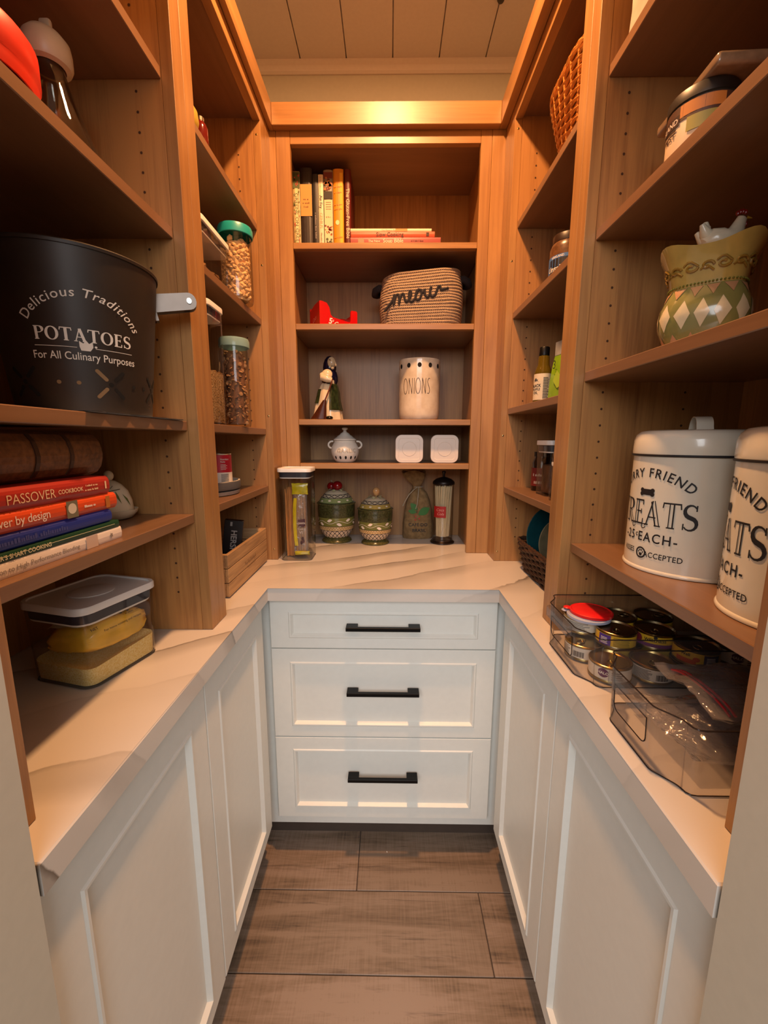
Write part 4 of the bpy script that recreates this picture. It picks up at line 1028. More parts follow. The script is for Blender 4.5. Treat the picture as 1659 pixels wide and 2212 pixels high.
obj('painted_features', ey, BLACK_INK, FG, kind='stuff')
bh = MB().tube([(.024, -.0405, .142), (.012, -.046, .105), (-.004, -.053, .066)], .0028, 8)
obj('broom_handle', bh, brn, FG)
rg = [[(-.004 - .022 * f + (.006 + .022 * f) * math.cos(a) * (1 + .03 * math.sin(a * 13)), -.054 - .008 * f + (.005 + .006 * f) * math.sin(a) * (1 + .04 * math.sin(a * 15)), .068 - .066 * f) for a in [2 * PI * j / 36 for j in range(90)]] for f in (0, .15, .4, .7, 1)]
obj('broom_bristles', MB().loft(rg, True), brn, FG)
obj('shoe', MB().ball((.0115, -.050, .0072), .013, .014, .007, 14, 8), pm('black_glaze', '#12140f', .1), FG)

OC = thing('onion_crock', 'tall cream ceramic crock lettered ONIONS with round holes below the rim', 'crock', (.1118, 1.620, BZ[2] + .0004))
gl_ = NT('cream_stoneware'); nz = gl_.n('ShaderNodeTexNoise', Vector=gl_.coord(), Scale=30, Detail=3).outputs[0]
gl_.bsdf(gl_.ramp(nz, [(.35, lin('#d6c2a6')), (.65, lin('#e6d6bd'))]), .16, 0, None, Coat_Weight=.4)
R = .0755
obj('body', MB().lathe([(.058, 0), (.066, .002), (.072, .010), (.0745, .022), (R, .045), (R, .206), (.0765, .214), (.0755, .2175), (.0725, .216), (.0715, .205), (.0715, .02), (.055, .010), (.001, .009)], 56), gl_.m, OC)
ik = Ink()
for a in range(12):
    th = 2 * PI * a / 12; ik.disc(th * R, .1925, .0072, .0082, 0, 18)
obj('vent_holes', ik.build(on_cyl(R + .0001, -PI / 2 - .07, 0)), pm('hole_black', '#120b07', .9), OC, kind='stuff')
rim_ = MB()
ik = Ink(); hh = .054; z0 = .0935; lw_ = .0019
def st(pts): ik.line(pts, lw_)
def ell(cx, rx): st([(cx + rx * math.cos(2 * PI * k / 22), z0 + hh / 2 + hh / 2 * math.sin(2 * PI * k / 22)) for k in range(23)])
def dn(p, q, n=6): st([(p[0] + (q[0] - p[0]) * k / n, p[1] + (q[1] - p[1]) * k / n) for k in range(n + 1)])
def N(x, w): dn((x, z0), (x + .001, z0 + hh)); dn((x + .001, z0 + hh), (x + w, z0)); dn((x + w, z0), (x + w + .001, z0 + hh))
ell(-.054, .0085); N(-.039, .0125); dn((-.0185, z0), (-.0180, z0 + hh)); ell(-.0045, .0085); N(.0100, .0125)
st([(.0390, z0 + hh * .96), (.0350, z0 + hh), (.0310, z0 + hh * .9), (.0300, z0 + hh * .75), (.0325, z0 + hh * .58), (.0365, z0 + hh * .42), (.0385, z0 + hh * .25), (.0370, z0 + hh * .08), (.0335, z0), (.0295, z0 + hh * .05)])
obj('lettering', ik.build(on_cyl(R, -PI / 2 - .07, 0)), inkm('#3a2418'), OC)

# ================================================================ fourth shelf: garlic pot, two white boxes
GP = thing('garlic_pot', 'small white lidded pot with two loop handles lettered GARLIC', 'pot', (-.1652, 1.574, BZ[3] + .0004))
wc = pm('white_ceramic', '#d9d6cc', .16, 0, .015, 50, Coat_Weight=.3)
bp_ = [(.030, 0), (.036, .002), (.045, .014), (.051, .030), (.0525, .042), (.050, .056), (.044, .068), (.0395, .074), (.0405, .079), (.038, .080), (.036, .074)]
obj('body', MB().lathe(bp_, 44), wc, GP)
obj('lid', MB().lathe([(.037, .0802), (.0425, .0806), (.0425, .084), (.036, .090), (.033, .0905), (.026, .098), (.022, .099), (.015, .107), (.009, .110), (.006, .114), (.006, .117), (.001, .118)], 40, cap0=False), wc, GP)
obj('knob', MB().ball((0, 0, .1235), .0115, .0115, .0065, 20, 10), wc, GP)
for s in (-1, 1):
    pts = [(s * (.047 + .015 * math.sin(a)), 0, .064 + .013 * math.cos(a)) for a in [math.radians(x) for x in range(0, 181, 20)]]
    obj('handle', MB().tube([(s * .043, 0, .0765)] + pts + [(s * .048, 0, .050)], .0036, 8), wc, GP)
def on_prof(prof, face, lift=.0006):
    zs = [p[1] for p in prof]
    def fn(x, y, e):
        r = prof[-1][0]
        for (r0, za), (r1, zb) in zip(prof[:-1], prof[1:]):
            if min(za, zb) <= y <= max(za, zb) and zb != za: r = r0 + (r1 - r0) * (y - za) / (zb - za); break
        a = face + x / max(p[0] for p in prof); return ((r + lift + e) * math.cos(a), (r + lift + e) * math.sin(a), y)
    return fn
ik = Ink().text('GARLIC', .0200, .012, .0375, space=1.1, bold=.02)
obj('raised_lettering', ik.build(on_prof(bp_, -PI / 2, .0012)), pm('white_ceramic_letters', '#b8ad9b', .3), GP)
ik = Ink()
for dx in (-.036, -.014, .008, .030, .052): ik.poly([(dx + .0042 * math.cos(2 * PI * k / 14), .0185 + .0062 * math.sin(2 * PI * k / 14)) for k in range(14)])
obj('vent_holes', ik.build(on_prof(bp_, -PI / 2, .0005)), pm('hole_black', '#120b07', .9), GP, kind='stuff')

def white_box(label, x):
    t = thing('storage_box', label, 'box', (x, 1.530, BZ[3] + .0512), 0, 'white boxes on the lowest back shelf')
    M = Matrix.Rotation(PI / 2, 4, 'X')
    wp = pm('matte_white_plastic', '#ddd3c8', .35, 0, .01)
    obj('lid', MB().rr([(-.012, .0985, .0985, .022), (-.0115, .1010, .1010, .023), (-.002, .1010, .1010, .023), (0, .0985, .0985, .022), (0, .076, .076, .010), (-.0012, .0745, .0745, .010)], 6, M=M), wp, t)
    obj('button', MB().lathe([(.0262, -.0012), (.0262, -.0006), (.0250, -.0001), (.0242, -.0008), (.002, -.0008)], 36, M=M), wp, t)
    obj('body', MB().rr([(-.058, .088, .088, .018), (-.0125, .095, .095, .020)], 5, M=M), CLEAR, t)
white_box('white rounded-square box lid standing on edge nearer the garlic pot', .0730)
white_box('white rounded-square box lid standing on edge at the right end of its shelf', .2010)

# ================================================================ worktop at the back
PT = (-.3165, 1.4270, ZC + .0003)
pop_container('storage_container', 'tall clear container with white lid holding pasta packets at the back left corner', PT, 0, .1130, .1130, .315, band='#2e2d38')
b = MB(); r = random.Random(2)
for k in range(90):
    x0, y0 = r.uniform(-.040, -.016), r.uniform(-.006, .034); b.tube([(x0 + r.uniform(-.003, .003), y0, .004), (x0 + r.uniform(-.003, .003), y0, .235 + r.uniform(-.01, .012))], .0011, 5)
filler('spaghetti', 'dry orange spaghetti standing in the tall container at the back left', 'pasta', b, pm('dry_pasta', '#c98646', .6, 0, .1), PT)
def crumple(w, d, h, seed, amp, bend=0.0, cuts=6, pinch=.75):
    rr_ = random.Random(seed); bm = bmesh.new(); bmesh.ops.create_cube(bm, size=1.0); bmesh.ops.subdivide_edges(bm, edges=bm.edges, cuts=cuts, use_grid_fill=True)
    for v in bm.verts:
        x, y, z = v.co; f = abs(2 * z) ** 5
        v.co = Vector((x * w * (1 + .06 * f), y * d * (1 - pinch * f) * (1 - .5 * abs(2 * x) ** 3), z * h)) + Vector([rr_.uniform(-amp, amp) for _ in range(3)]) + Vector((bend * (z * 2) ** 2, 0, 0))
    return MB().bm(bm, 0, True)
t = thing('pasta_packet', 'clear pasta packet with yellow ends inside the tall back left container', 'packet', (PT[0] + .0115, PT[1] - .0160, ZC + .014), math.radians(4))
b = MB(); 
for k in range(60):
    x0, y0 = r.uniform(-.016, .016), r.uniform(-.009, .009); b.tube([(x0, y0, .006), (x0 + r.uniform(-.002, .002), y0, .222)], .0012, 5)
obj('pasta_strands', b, pm('dry_pasta_tan', '#b98a58', .6, 0, .1), t, kind='stuff')
fl_ = crumple(.046, .026, .246, 5, .0009, 0, 7)
o = obj('film', fl_, BAGGIE, t); o.location = (0, 0, .122)
yb_ = pm('yellow_film', '#c7b51a', .25, 0, .15, 40, Coat_Weight=.4)
o = obj('yellow_end', crumple(.050, .010, .036, 6, .0015), yb_, t); o.location = (.002, -.010, .231)
o = obj('yellow_end', crumple(.048, .010, .012, 7, .001), yb_, t); o.location = (.004, -.012, .0075)
o = obj('yellow_strip', crumple(.010, .004, .165, 9, .0008, .004), yb_, t); o.location = (-.018, -.0145, .117)
ik = Ink().poly([(-.007, .125), (.017, .128), (.0175, .104), (.010, .100), (-.007, .104)], 0).text('pasta', .0110, .0055, .1105, mi=1, bold=.01).text('Cuor', .010, .002, .090, mi=1).text('VI', .014, .002, .076, mi=1)
for k in range(5): ik.poly([(.006 + .004 * math.cos(k * 1.3) + .004 * math.cos(a), .050 + .009 * math.sin(k * 1.9) + .007 * math.sin(a)) for a in [2 * PI * j / 8 for j in range(8)]], 0)
obj('lettering', ik.build(on_plane((0, -.0152, 0), (1, 0, 0), (0, 0, 1), (0, -1, 0))), [inkm('#4a2330'), inkm('#ddd0c4')], t)

def painted_canister(label, loc, k, zk, knob):
    t = thing('ceramic_canister', label, 'canister', loc)
    P = [(.0595, 0), (.0620, .003), (.0600, .008), (.0520, .014), (.0465, .018), (.0500, .022), (.0620, .038), (.0695, .053), (.0710, .054), (.0722, .068), (.0730, .069), (.0745, .102), (.0750, .103), (.0768, .135), (.0765, .150), (.0775, .153), (.0770, .157), (.0730, .158)]
    P = [(r * k, z * zk) for r, z in P]
    mats = [pm('moss_glaze', '#56512c', .2, 0, .35, 140), pm('cream_band', '#d8c0a4', .18), pm('straw_band', '#c9a772', .2), pm('olive_band', '#77763a', .15), pm('grass_glaze', '#3f4124', .2, 0, .5, 160)]
    seg = [(0, 5, 0), (5, 7, 1), (7, 9, 2), (9, 11, 3), (11, 17, 4)]
    b = MB()
    for a, c, mi in seg: b.lathe(P[a:c + 1], 48, mi, cap0=(a == 0), cap1=False)
    obj('body', b, mats, t)
    rope = MB(); 
    for j in range(64):
        a = 2 * PI * j / 64; rr_ = P[15][0]; rope.ico((rr_ * math.cos(a), rr_ * math.sin(a), P[15][1]), .0030 * k, Matrix.Rotation(a, 3, 'Z'), 0, 1, (.8, 1.1, .8))
    obj('rope_rim', rope, mats[0], t, kind='stuff')
    LP = [(.0715, .159), (.0700, .161), (.0620, .176), (.0600, .177), (.0500, .188), (.0400, .197), (.0200, .203), (.001, .204)]
    LP = [(r * k, z * zk) for r, z in LP]
    lb = MB().lathe(LP[0:3], 44, 0, cap0=True, cap1=False).lathe(LP[2:], 44, 1, cap0=False)
    lid = obj('lid', lb, [pm('sage_glaze', '#7d8a5a', .15) if knob == 'tomato' else pm('gold_sage_glaze', '#a08c4a', .15), pm('cream_lid', '#c4b79c', .15)], t)
    Rm = max(p[0] for p in P); face = -PI / 2
    ik = Ink(); n = 12
    for j in range(n):          # vine band
        x = (j + .5) / n * 2 * PI * Rm - PI * Rm; s = 1 if j % 2 else -1; zc = .0855 * zk
        w = .0235 * k; h = .0125 * k
        ik.poly([(x + (-w * .5 + w * q) * 1.0, zc + s * .0078 * k + s * (.006 * k * (q - .5)) + h * .5 * math.sin(PI * q)) for q in [i / 5 for i in range(6)]] + [(x + (w * .5 - w * q), zc + s * .0078 * k + s * (.006 * k * (.5 - q)) - h * .5 * math.sin(PI * q)) for q in [i / 5 for i in range(1, 5)]], 1)
    ik.line([(-PI * Rm + 2 * PI * Rm * i / 120, .0855 * zk + .0050 * k * math.sin(i / 120 * 2 * PI * n / 2)) for i in range(121)], .0014 * k, 1)
    for j in range(22):         # lattice
        x = -PI * Rm + 2 * PI * Rm * j / 22; dx = 2 * PI * Rm / 22 * 1.5
        for s in (-1, 1): ik.line([(x + s * dx * i / 8, (.0215 + .0305 * i / 8) * zk) for i in range(9)], .0024 * k, 0)
    for z in (.0522, .0690): ik.line([(-PI * Rm + 2 * PI * Rm * i / 80, z * zk) for i in range(81)], .0016 * k, 0)
    for row in range(2):
        for j in range(40): 
            x = -PI * Rm + 2 * PI * Rm * (j + .5 * row) / 40; ik.rect(x, x + .0042 * k, (.0580 + row * .0052) * zk, (.0600 + row * .0052) * zk, 2, 1)
    obj('painted_pattern', ik.build(on_prof(P, face)), [inkm('#17101a'), inkm('#ecdac8'), inkm('#5a2c14')], t)
    ik = Ink(); Rl = LP[0][0]
    for j in range(14):
        x = -PI * Rl + 2 * PI * Rl * j / 14; dx = 2 * PI * Rl / 14
        for s in (-1, 1): ik.line([(x + s * dx * i / 5, (.178 + .011 * i / 5) * zk) for i in range(6)], .0020 * k, 0)
    for z in (.1775, .1892): ik.line([(-PI * Rl + 2 * PI * Rl * i / 60, z * zk) for i in range(61)], .0018 * k, 0)
    for j in range(11):
        x = -PI * Rl + 2 * PI * Rl * j / 11; zc = (.1655 + .003 * (j % 2)) * zk
        ik.poly([(x + .0070 * k * math.cos(a), zc + .0032 * k * math.sin(a)) for a in [2 * PI * i / 8 for i in range(8)]], 1)
    obj('painted_pattern', ik.build(on_prof(LP[:-1], face)), [inkm('#17101a'), inkm('#d8cdb8')], lid)
    zt = LP[-1][1]
    if knob == 'tomato':
        rm_ = pm('tomato_glaze', '#7a0d12', .1, 0, .05)
        obj('tomato_knob', MB().ball((.006, -.006, zt + .017), .0205, .0205, .0190, 22, 14), rm_, lid); obj('tomato_knob', MB().ball((-.021, .012, zt + .013), .0175, .0175, .0165, 18, 12), rm_, lid)
        obj('stem', MB().tube([(-.021, .012, zt + .029), (-.017, .008, zt + .034), (-.022, .004, zt + .038)], .0018, 6), pm('pale_stem', '#a8a58c', .3), lid)
    else:
        obj('turnip_knob', MB().lathe([(.001, -.012), (.004, -.010), (.011, -.002), (.0145, .008), (.014, .017), (.008, .024), (.002, .026)], 22, M=Matrix.Translation((.004, -.003, zt + .012))), pm('turnip_glaze', '#c0925f', .15, 0, .15, 60), lid)
        obj('root', MB().tube([(.004, -.008, zt + .008), (.003, -.026, zt - .004), (.010, -.038, zt - .014)], .0020, 6), pm('root_glaze', '#b39a6a', .2), lid)
    for j in range(6):
        a = 2 * PI * j / 6 + .3; r0 = .016 * k; r1 = .040 * k
        M = Matrix.Translation((0, 0, zt + .001)) @ Matrix.Rotation(a, 4, 'Z')
        obj('leaf', MB().add([(r0, 0, .002), ((r0 + r1) / 2, .008, .001), (r1, .002, -.008), ((r0 + r1) / 2, -.008, .001), ((r0 + r1) / 2, 0, .004)], [(0, 4, 1), (1, 4, 2), (2, 4, 3), (3, 4, 0)], 0, True, M), pm('pale_leaf_glaze', '#a39d78', .2, 0, .2, 90), lid)
    return t
painted_canister('larger green painted ceramic canister with a red tomato knob', (-.2135, 1.672, ZC + .0003), .985, 1.03, 'tomato')
painted_canister('smaller green painted ceramic canister with a turnip knob', (-.0545, 1.640, ZC + .0003), .905, .915, 'turnip')

# burlap bag
BG = thing('burlap_bag', 'brown burlap coffee bag lettered CAFÉ DO BRASIL tied with cord', 'bag', (.1225, 1.735, ZC + .0003), math.radians(2))
bl = NT('burlap'); v = bl.coord((1, 1, 1), rnd=False)
wa = bl.n('ShaderNodeTexWave', Vector=v, Scale=170.0, Distortion=.6); wa.bands_direction = 'X'
wb = bl.n('ShaderNodeTexWave', Vector=v, Scale=170.0, Distortion=.6); wb.bands_direction = 'Z'
f_ = bl.math('MULTIPLY', wa.outputs[1], wb.outputs[1]); nz = bl.n('ShaderNodeTexNoise', Vector=v, Scale=60.0, Detail=3.0).outputs[0]
f2_ = bl.math('ADD', bl.math('MULTIPLY', f_, .45), bl.math('MULTIPLY', nz, .6))
bl.bsdf(bl.ramp(f2_, [(.25, lin('#6b5233')), (.7, lin('#a98a5c'))]), .95, 0, f_, .5, .001)
secs = [(0, .122, .060), (.010, .128, .070), (.06, .126, .076), (.12, .114, .072), (.165, .094, .060), (.195, .066, .042), (.213, .036, .026), (.222, .034, .026), (.238, .056, .034), (.262, .088, .036), (.280, .096, .026)]
rings = []
for z, w, d in secs:
    ring = []
    for j in range(44):
        a = 2 * PI * j / 44; c, s = math.cos(a), math.sin(a); p = 2.6
        rr_ = 1 / ((abs(c) ** p + abs(s) ** p) ** (1 / p)); wob = 1 + .05 * math.sin(a * 8 + z * 50) * (1 if z > .17 else .25)
        sh = -.020 * max(0, z - .20) / .08
        ring.append((c * rr_ * w / 2 * wob + sh, s * rr_ * d / 2 * wob, z + (.006 * math.sin(a * 3) if z > .25 else 0)))
    rings.append(ring)
obj('sack', MB().loft(rings, True, True, False).loft([[(x * .94, y * .9, z - .004) for x, y, z in rg] for rg in rings[-3:]], True, False, False), bl.m, BG)
cm = pm('cotton_cord', '#a99c86', .9)
obj('tie_cord', MB().tube([(.019 * math.cos(a) - .001, .0155 * math.sin(a), .217) for a in [2 * PI * k / 20 for k in range(20)]], .0022, 6, closed=True).tube([(-.004, -.0155, .217), (-.020, -.030, .209), (-.042, -.038, .188), (-.058, -.036, .160), (-.066, -.030, .140)], .0020, 6).tube([(0, -.0155, .216), (-.004, -.040, .190), (-.008, -.043, .150), (-.014, -.0435, .130)], .0018, 6), cm, BG)
ik = Ink().text('CAFÉ DO', .0190, -.003, .056, bold=.014).text('BRASIL', .0190, .002, .032, bold=.014)
def leaf(cx, cz, l, w, ang, mi=1):
    pts = []
    for q in [i / 6 for i in range(7)]: pts.append((l * (q - .5), w / 2 * math.sin(PI * q)))
    for q in [i / 6 for i in range(5, 0, -1)]: pts.append((l * (q - .5), -w / 2 * math.sin(PI * q)))
    ca, sa = math.cos(ang), math.sin(ang); ik.poly([(cx + x * ca - y * sa, cz + x * sa + y * ca) for x, y in pts], mi)
leaf(-.021, .138, .040, .024, -.8); leaf(-.027, .118, .036, .020, -.2); leaf(.021, .119, .056, .032, .55)
ik.line([(-.006, .132), (-.009, .112)], .0016, 0)
for x, z in ((-.013, .098), (.002, .0885), (-.014, .0835)): ik.disc(x, z, .0040, None, 2)
def on_bag(x, y, e): 
    d = .0375 if y < .10 else .0375 - (y - .10) * .04
    return (x, -d * (1 - .10 * (abs(x) / .06) ** 3) - .0012 - e, y)
obj('printed_design', ik.build(on_bag), [BLACK_INK, inkm('#2c6a24'), inkm('#a13524')], BG)

# straw dispenser
SD = thing('straw_dispenser', 'glass straw dispenser with dark metal lid full of pale straws', 'dispenser', (.2165, 1.650, ZC + .0003))
chr_ = pm('dark_chrome', '#4a4340', .2, .9, .05)
obj('base', MB().lathe([(.046, 0), (.0485, .002), (.0485, .005), (.044, .009), (.041, .012), (.041, .016)], 44), chr_, SD)
obj('glass_tube', MB().lathe([(.0395, .0162), (.0405, .024), (.0405, .2365)], 44, cap0=False, cap1=False), GLASS, SD)
obj('lid', MB().lathe([(.0425, .237), (.0430, .240), (.0430, .246), (.040, .250), (.030, .258), (.014, .264), (.006, .266)], 40), pm('dark_metal_lid', '#2b2422', .35, .7), SD)
obj('knob', MB().lathe([(.005, .2655), (.0055, .278), (.0075, .282), (.0075, .288), (.001, .290)], 18), pm('dark_metal_lid', '#2b2422', .35, .7), SD)
r = random.Random(12); b = MB()
for k in range(84):
    a = k * 2.399963; rad = .0315 * math.sqrt((k + .5) / 84); a2 = a + .35; tw = .0335 / .0315
    b.tube([(rad * .80 * math.cos(a), rad * .80 * math.sin(a), .028), (rad * tw * math.cos(a2), rad * tw * math.sin(a2), .232 + r.uniform(-.004, .003))], .0026, 6)
filler('straws', 'pale cream drinking straws standing in the glass dispenser on the worktop', 'straws', b, pm('cream_straw', '#d9c6a2', .5, 0, .05), (.2165, 1.650, ZC + .0003))
ik = Ink().rect(-.026, .026, .108, .153, 0, 10).text('Coca', .0150, .002, .134, shear=.3, mi=1).text('Cola', .0150, .004, .118, shear=.3, mi=1)
obj('red_label', ik.build(on_cyl(.0406, -PI / 2 - .48, 0)), [inkm('#a81a16'), inkm('#d99a88')], SD)

# ================================================================ right, near unit
XR_ = .3825
def treats_tin(label, x, y, head):
    t = thing('treat_tin', label, 'tin', (x, y, 1.1104), 0)
    R = .0890; en = pm('white_enamel', '#dedacb', .22, 0, .015, 40, Coat_Weight=.4)
    obj('body', MB().lathe([(R - .003, 0), (R + .0016, .0005), (R + .0022, .003), (R + .0010, .0055), (R, .0065), (R, .188)], 64, cap1=False), en, t)
    ld = obj('lid', MB().lathe([(R + .0018, .1905), (R + .0022, .193), (R + .0018, .212), (R - .001, .221), (R - .007, .2265), (R - .016, .2285), (R - .018, .2275), (.001, .2275)], 64, cap0=False), en, t)
    obj('black_line', MB().lathe([(R + .0020, .1870), (R + .0030, .1880), (R + .0030, .1900), (R + .0018, .1906)], 64, cap0=False, cap1=False), BLACK_INK, t)
    b = MB(); n = 14; prof = []
    for k in range(n + 1):
        a = PI * k / n; prof.append((.030 * math.cos(a) * (1 if abs(math.cos(a)) < .99 else 1.15), .2265 + .024 * math.sin(a) ** .8))
    vs = []; fs = []
    for (px, pz) in prof:
        for w, dz in ((-.011, 0), (.011, 0)): vs.append((px, w, pz)); vs.append((px * .96, w, pz - .0016))
    for k in range(n):
        o = 4 * k; p = o + 4
        fs += [(o, p, p + 2, o + 2), (o + 1, o + 3, p + 3, p + 1), (o, o + 1, p + 1, p), (o + 2, p + 2, p + 3, o + 3)]
    M = Matrix.Rotation(head + .9, 4, 'Z')
    obj('strap_handle', b.add(vs, fs, 0, True, M), en, t)
    ik = Ink().text('FURRY FRIEND', .0205, 0, .1545, arc=.098, xs=.86, bold=.012, space=1.22)
    bx = []
    for sx, sz, a0, a1 in ((1, 1, -60, 150), (-1, 1, 30, 240), (-1, -1, 120, 330), (1, -1, 210, 420)):
        for k in range(8):
            a = math.radians(a0 + (a1 - a0) * k / 7); bx.append((sx * .0100 + .0036 * math.cos(a), .1300 + sz * .0030 + .0036 * math.sin(a)))
    ik.poly(bx)
    vs, fs = serif_word('TREATS', .0400, True, .165, .052, .045); xm = max(a for a, _ in vs); k_ = .0760 / xm
    ik.raw([(a * k_, b) for a, b in vs], fs, 0, .0770)
    # curls on the R and A
    for cx, cz in ((-.0225, .0740), (-.0005, .0745)):
        ik.line([(cx + .0036 * math.cos(a), cz + .0036 * math.sin(a)) for a in [math.radians(d) for d in range(20, 380, 24)]], .0015)
    ik.text('-25', .0215, -.030, .0500, bold=.010, xs=.85, space=1.15).text('c', .0130, -.0120, .0560, bold=.01).text('EACH-', .0215, .0225, .0500, bold=.012, xs=.88, space=1.2)
    ik.text('KISSES', .0125, -.0285, .0275, bold=.010, xs=.80).text('ACCEPTED', .0125, .0345, .0250, bold=.012, xs=.88, space=1.08)
    ik.line([(.0082 * math.cos(a), .0300 + .0082 * math.sin(a)) for a in [2 * PI * k / 28 for k in range(29)]], .0026)
    ik.poly([(0 + .0032 * math.cos(a), .0275 + .0026 * math.sin(a) + .0008 * math.cos(2 * a)) for a in [2 * PI * k / 12 for k in range(12)]])
    for dx, dz in ((-.0040, .0310), (-.0015, .0338), (.0015, .0338), (.0040, .0310)): ik.disc(dx, dz, .0011, .0015)
    obj('lettering', ik.build(on_cyl(R + .0002, head, 0)), BLACK_INK, t)
    return t
treats_tin('white round tin lettered TREATS, the farther of the two on the right shelf', .504, .694, math.radians(193))
treats_tin('white round tin lettered TREATS nearest the camera at the right edge', .506, .478, math.radians(147))

# ---- rooster jar
RJ = thing('rooster_jar', 'green and cream harlequin ceramic jar with a rooster on its lid', 'jar', (.468, .668, 1.4549), math.radians(-38))
def sup(w, d, a, p=3.2):
    c, s = math.cos(a), math.sin(a); r = 1 / ((abs(c) ** p + abs(s) ** p) ** (1 / p)); return c * r * w / 2, s * r * d / 2
JP = [(0, .078, .072), (.003, .084, .078), (.012, .096, .088), (.028, .108, .100), (.045, .112, .104), (.060, .108, .100), (.074, .098, .090), (.084, .090, .082), (.088, .091, .083), (.094, .093, .085), (.110, .100, .092), (.124, .112, .104), (.132, .120, .112)]
def jring(z, w, d, n=56):
    out = []
    for j in range(n):
        a = 2 * PI * j / n; x, y = sup(w, d, a); lift = (.010 * (abs(math.sin(2 * a)) ** 3) if z > .12 else 0); k = 1 + (.06 * abs(math.sin(2 * a)) ** 4 if z > .115 else 0)
        out.append((x * k, y * k, z + lift))
    return out
rings = [jring(*s) for s in JP]
gj = pm('olive_green_glaze', '#85824a', .14, 0, .12, 30, Coat_Weight=.4); yj = pm('ochre_glaze', '#b49950', .14, 0, .15, 30, Coat_Weight=.4)
obj('body', MB().loft(rings[:8], True, True, False), gj, RJ)
obj('collar', MB().loft(rings[7:] + [[(x * .93, y * .93, z - .004) for x, y, z in rings[-1]], [(x * .88, y * .88, .100) for x, y, z in rings[-3]]], True, False, False), yj, RJ, 'ochre flared collar')
def on_jar(x, y, e):
    a = x / .052
    for (z0, w0, d0), (z1, w1, d1) in zip(JP[:-1], JP[1:]):
        if z0 <= y <= z1: f = (y - z0) / (z1 - z0); w, d = w0 + (w1 - w0) * f, d0 + (d1 - d0) * f; break
    else: w, d = JP[-1][1:]
    px, py = sup(w, d, a - PI / 2); k = 1 + (.0009 + e) / math.hypot(px, py); return px * k, py * k, y
ik = Ink(); n = 16; P_ = 2 * PI * .052
for row, (zc, hh) in enumerate(((.012, .011), (.045, .0195), (.073, .0105))):
    for j in range(n):
        xc = -P_ / 2 + P_ * (j + (0 if row == 1 else .5)) / n; w = P_ / n / 2 * .82
        if row == 1: ik.poly([(xc, zc - hh), (xc + w * .5, zc - hh * .5), (xc + w, zc), (xc + w * .5, zc + hh * .5), (xc, zc + hh), (xc - w * .5, zc + hh * .5), (xc - w, zc), (xc - w * .5, zc - hh * .5)], 0)
        elif row == 0: ik.poly([(xc - w, .0035), (xc + w, .0035), (xc + w * .5, .012), (xc, .021), (xc - w * .5, .012)], 1)
        else: ik.poly([(xc - w, .0825), (xc - w * .5, .076), (xc, .068), (xc + w * .5, .076), (xc + w, .0825)], 1)
obj('painted_diamonds', ik.build(on_jar), [pm('cream_diamond', '#d6c7a0', .14), pm('peach_diamond', '#b58a63', .14)], RJ)
bd_ = MB()
for j in range(72):
    x, y, z = on_jar(-P_ / 2 + P_ * j / 72, .0865, .0006); bd_.ico((x, y, z), .0016, None, 0, 1)
obj('bead_band', bd_, pm('green_beads', '#6c7032', .2), RJ, kind='stuff')
b = MB(); r = random.Random(9)
for j in range(18):
    xc = -P_ / 2 + P_ * j / 18; s = 1 if j % 2 else -1
    pts = [on_jar(xc + .0075 * math.cos(t_) * (1 - t_ / 9), .107 + s * .0055 * math.sin(t_) * (1 - t_ / 9), .0006) for t_ in [k * .55 for k in range(11)]]
    b.tube(pts, .0017, 6)
    pts = [on_jar(xc + .010 * (k / 4 - .5) * 1.6, .107 - s * .004 + .004 * math.sin(k), .0005) for k in range(5)]; b.tube(pts, .0014, 6)
obj('raised_scrolls', b, pm('brown_ochre_glaze', '#8e6f2e', .12, 0, .2, 40, Coat_Weight=.5), RJ, kind='stuff')
lid = obj('lid', MB().loft([jring(.112, .092, .084), jring(.116, .094, .086), jring(.1195, .080, .072), jring(.1200, .02, .02)], True), yj, RJ)
wr = pm('white_rooster_glaze', '#c9c2ab', .2, 0, .1, 60)
MR = Matrix.Translation((.010, .0, .1255)) @ Matrix.Rotation(math.radians(20), 4, 'Z') @ Matrix.Scale(1.18, 4)
rb_ = MB()
def chain(bm_, pts, rad, n=12, M=MR): bm_.tube([M @ Vector(p) for p in pts], rad, n)
chain(rb_, [(-.0185, 0, .014), (-.0175, 0, .018), (-.010, 0, .0215), (0, 0, .0200), (.009, 0, .0225), (.0135, 0, .030), (.0160, 0, .038), (.0180, 0, .043), (.020, 0, .045)], [.002, .011, .0165, .0175, .0150, .0105, .0078, .0066, .002], 16)
obj('rooster', rb_, wr, lid, 'white rooster figure on the lid')
tl = MB()
for k, (dx, dz) in enumerate(((-.024, .040), (-.019, .043), (-.0265, .034), (-.013, .041))): chain(tl, [(-.010, 0, .022), (-.019, (k - 1.5) * .003, dz - .010), (dx, (k - 1.5) * .004, dz)], [.009, .0078, .0030], 10)
obj('tail', tl, wr, lid)
cb_ = MB()
for k in range(4): cb_.ball(MR @ Vector((.0130 + .0026 * k, 0, .0495 + .0015 * math.sin(k))), .0024, .0014, .0036, 8, 6)
cb_.ball(MR @ Vector((.0225, 0, .037)), .0018, .0014, .0038, 8, 6)
obj('comb', cb_, pm('red_comb', '#7d1c18', .2), lid, 'red comb and wattle')
obj('beak', MB().tube([MR @ Vector((.0225, 0, .0435)), MR @ Vector((.0280, 0, .0420))], [.0022, .0004], 8), pm('yellow_beak', '#b08a30', .3), lid)

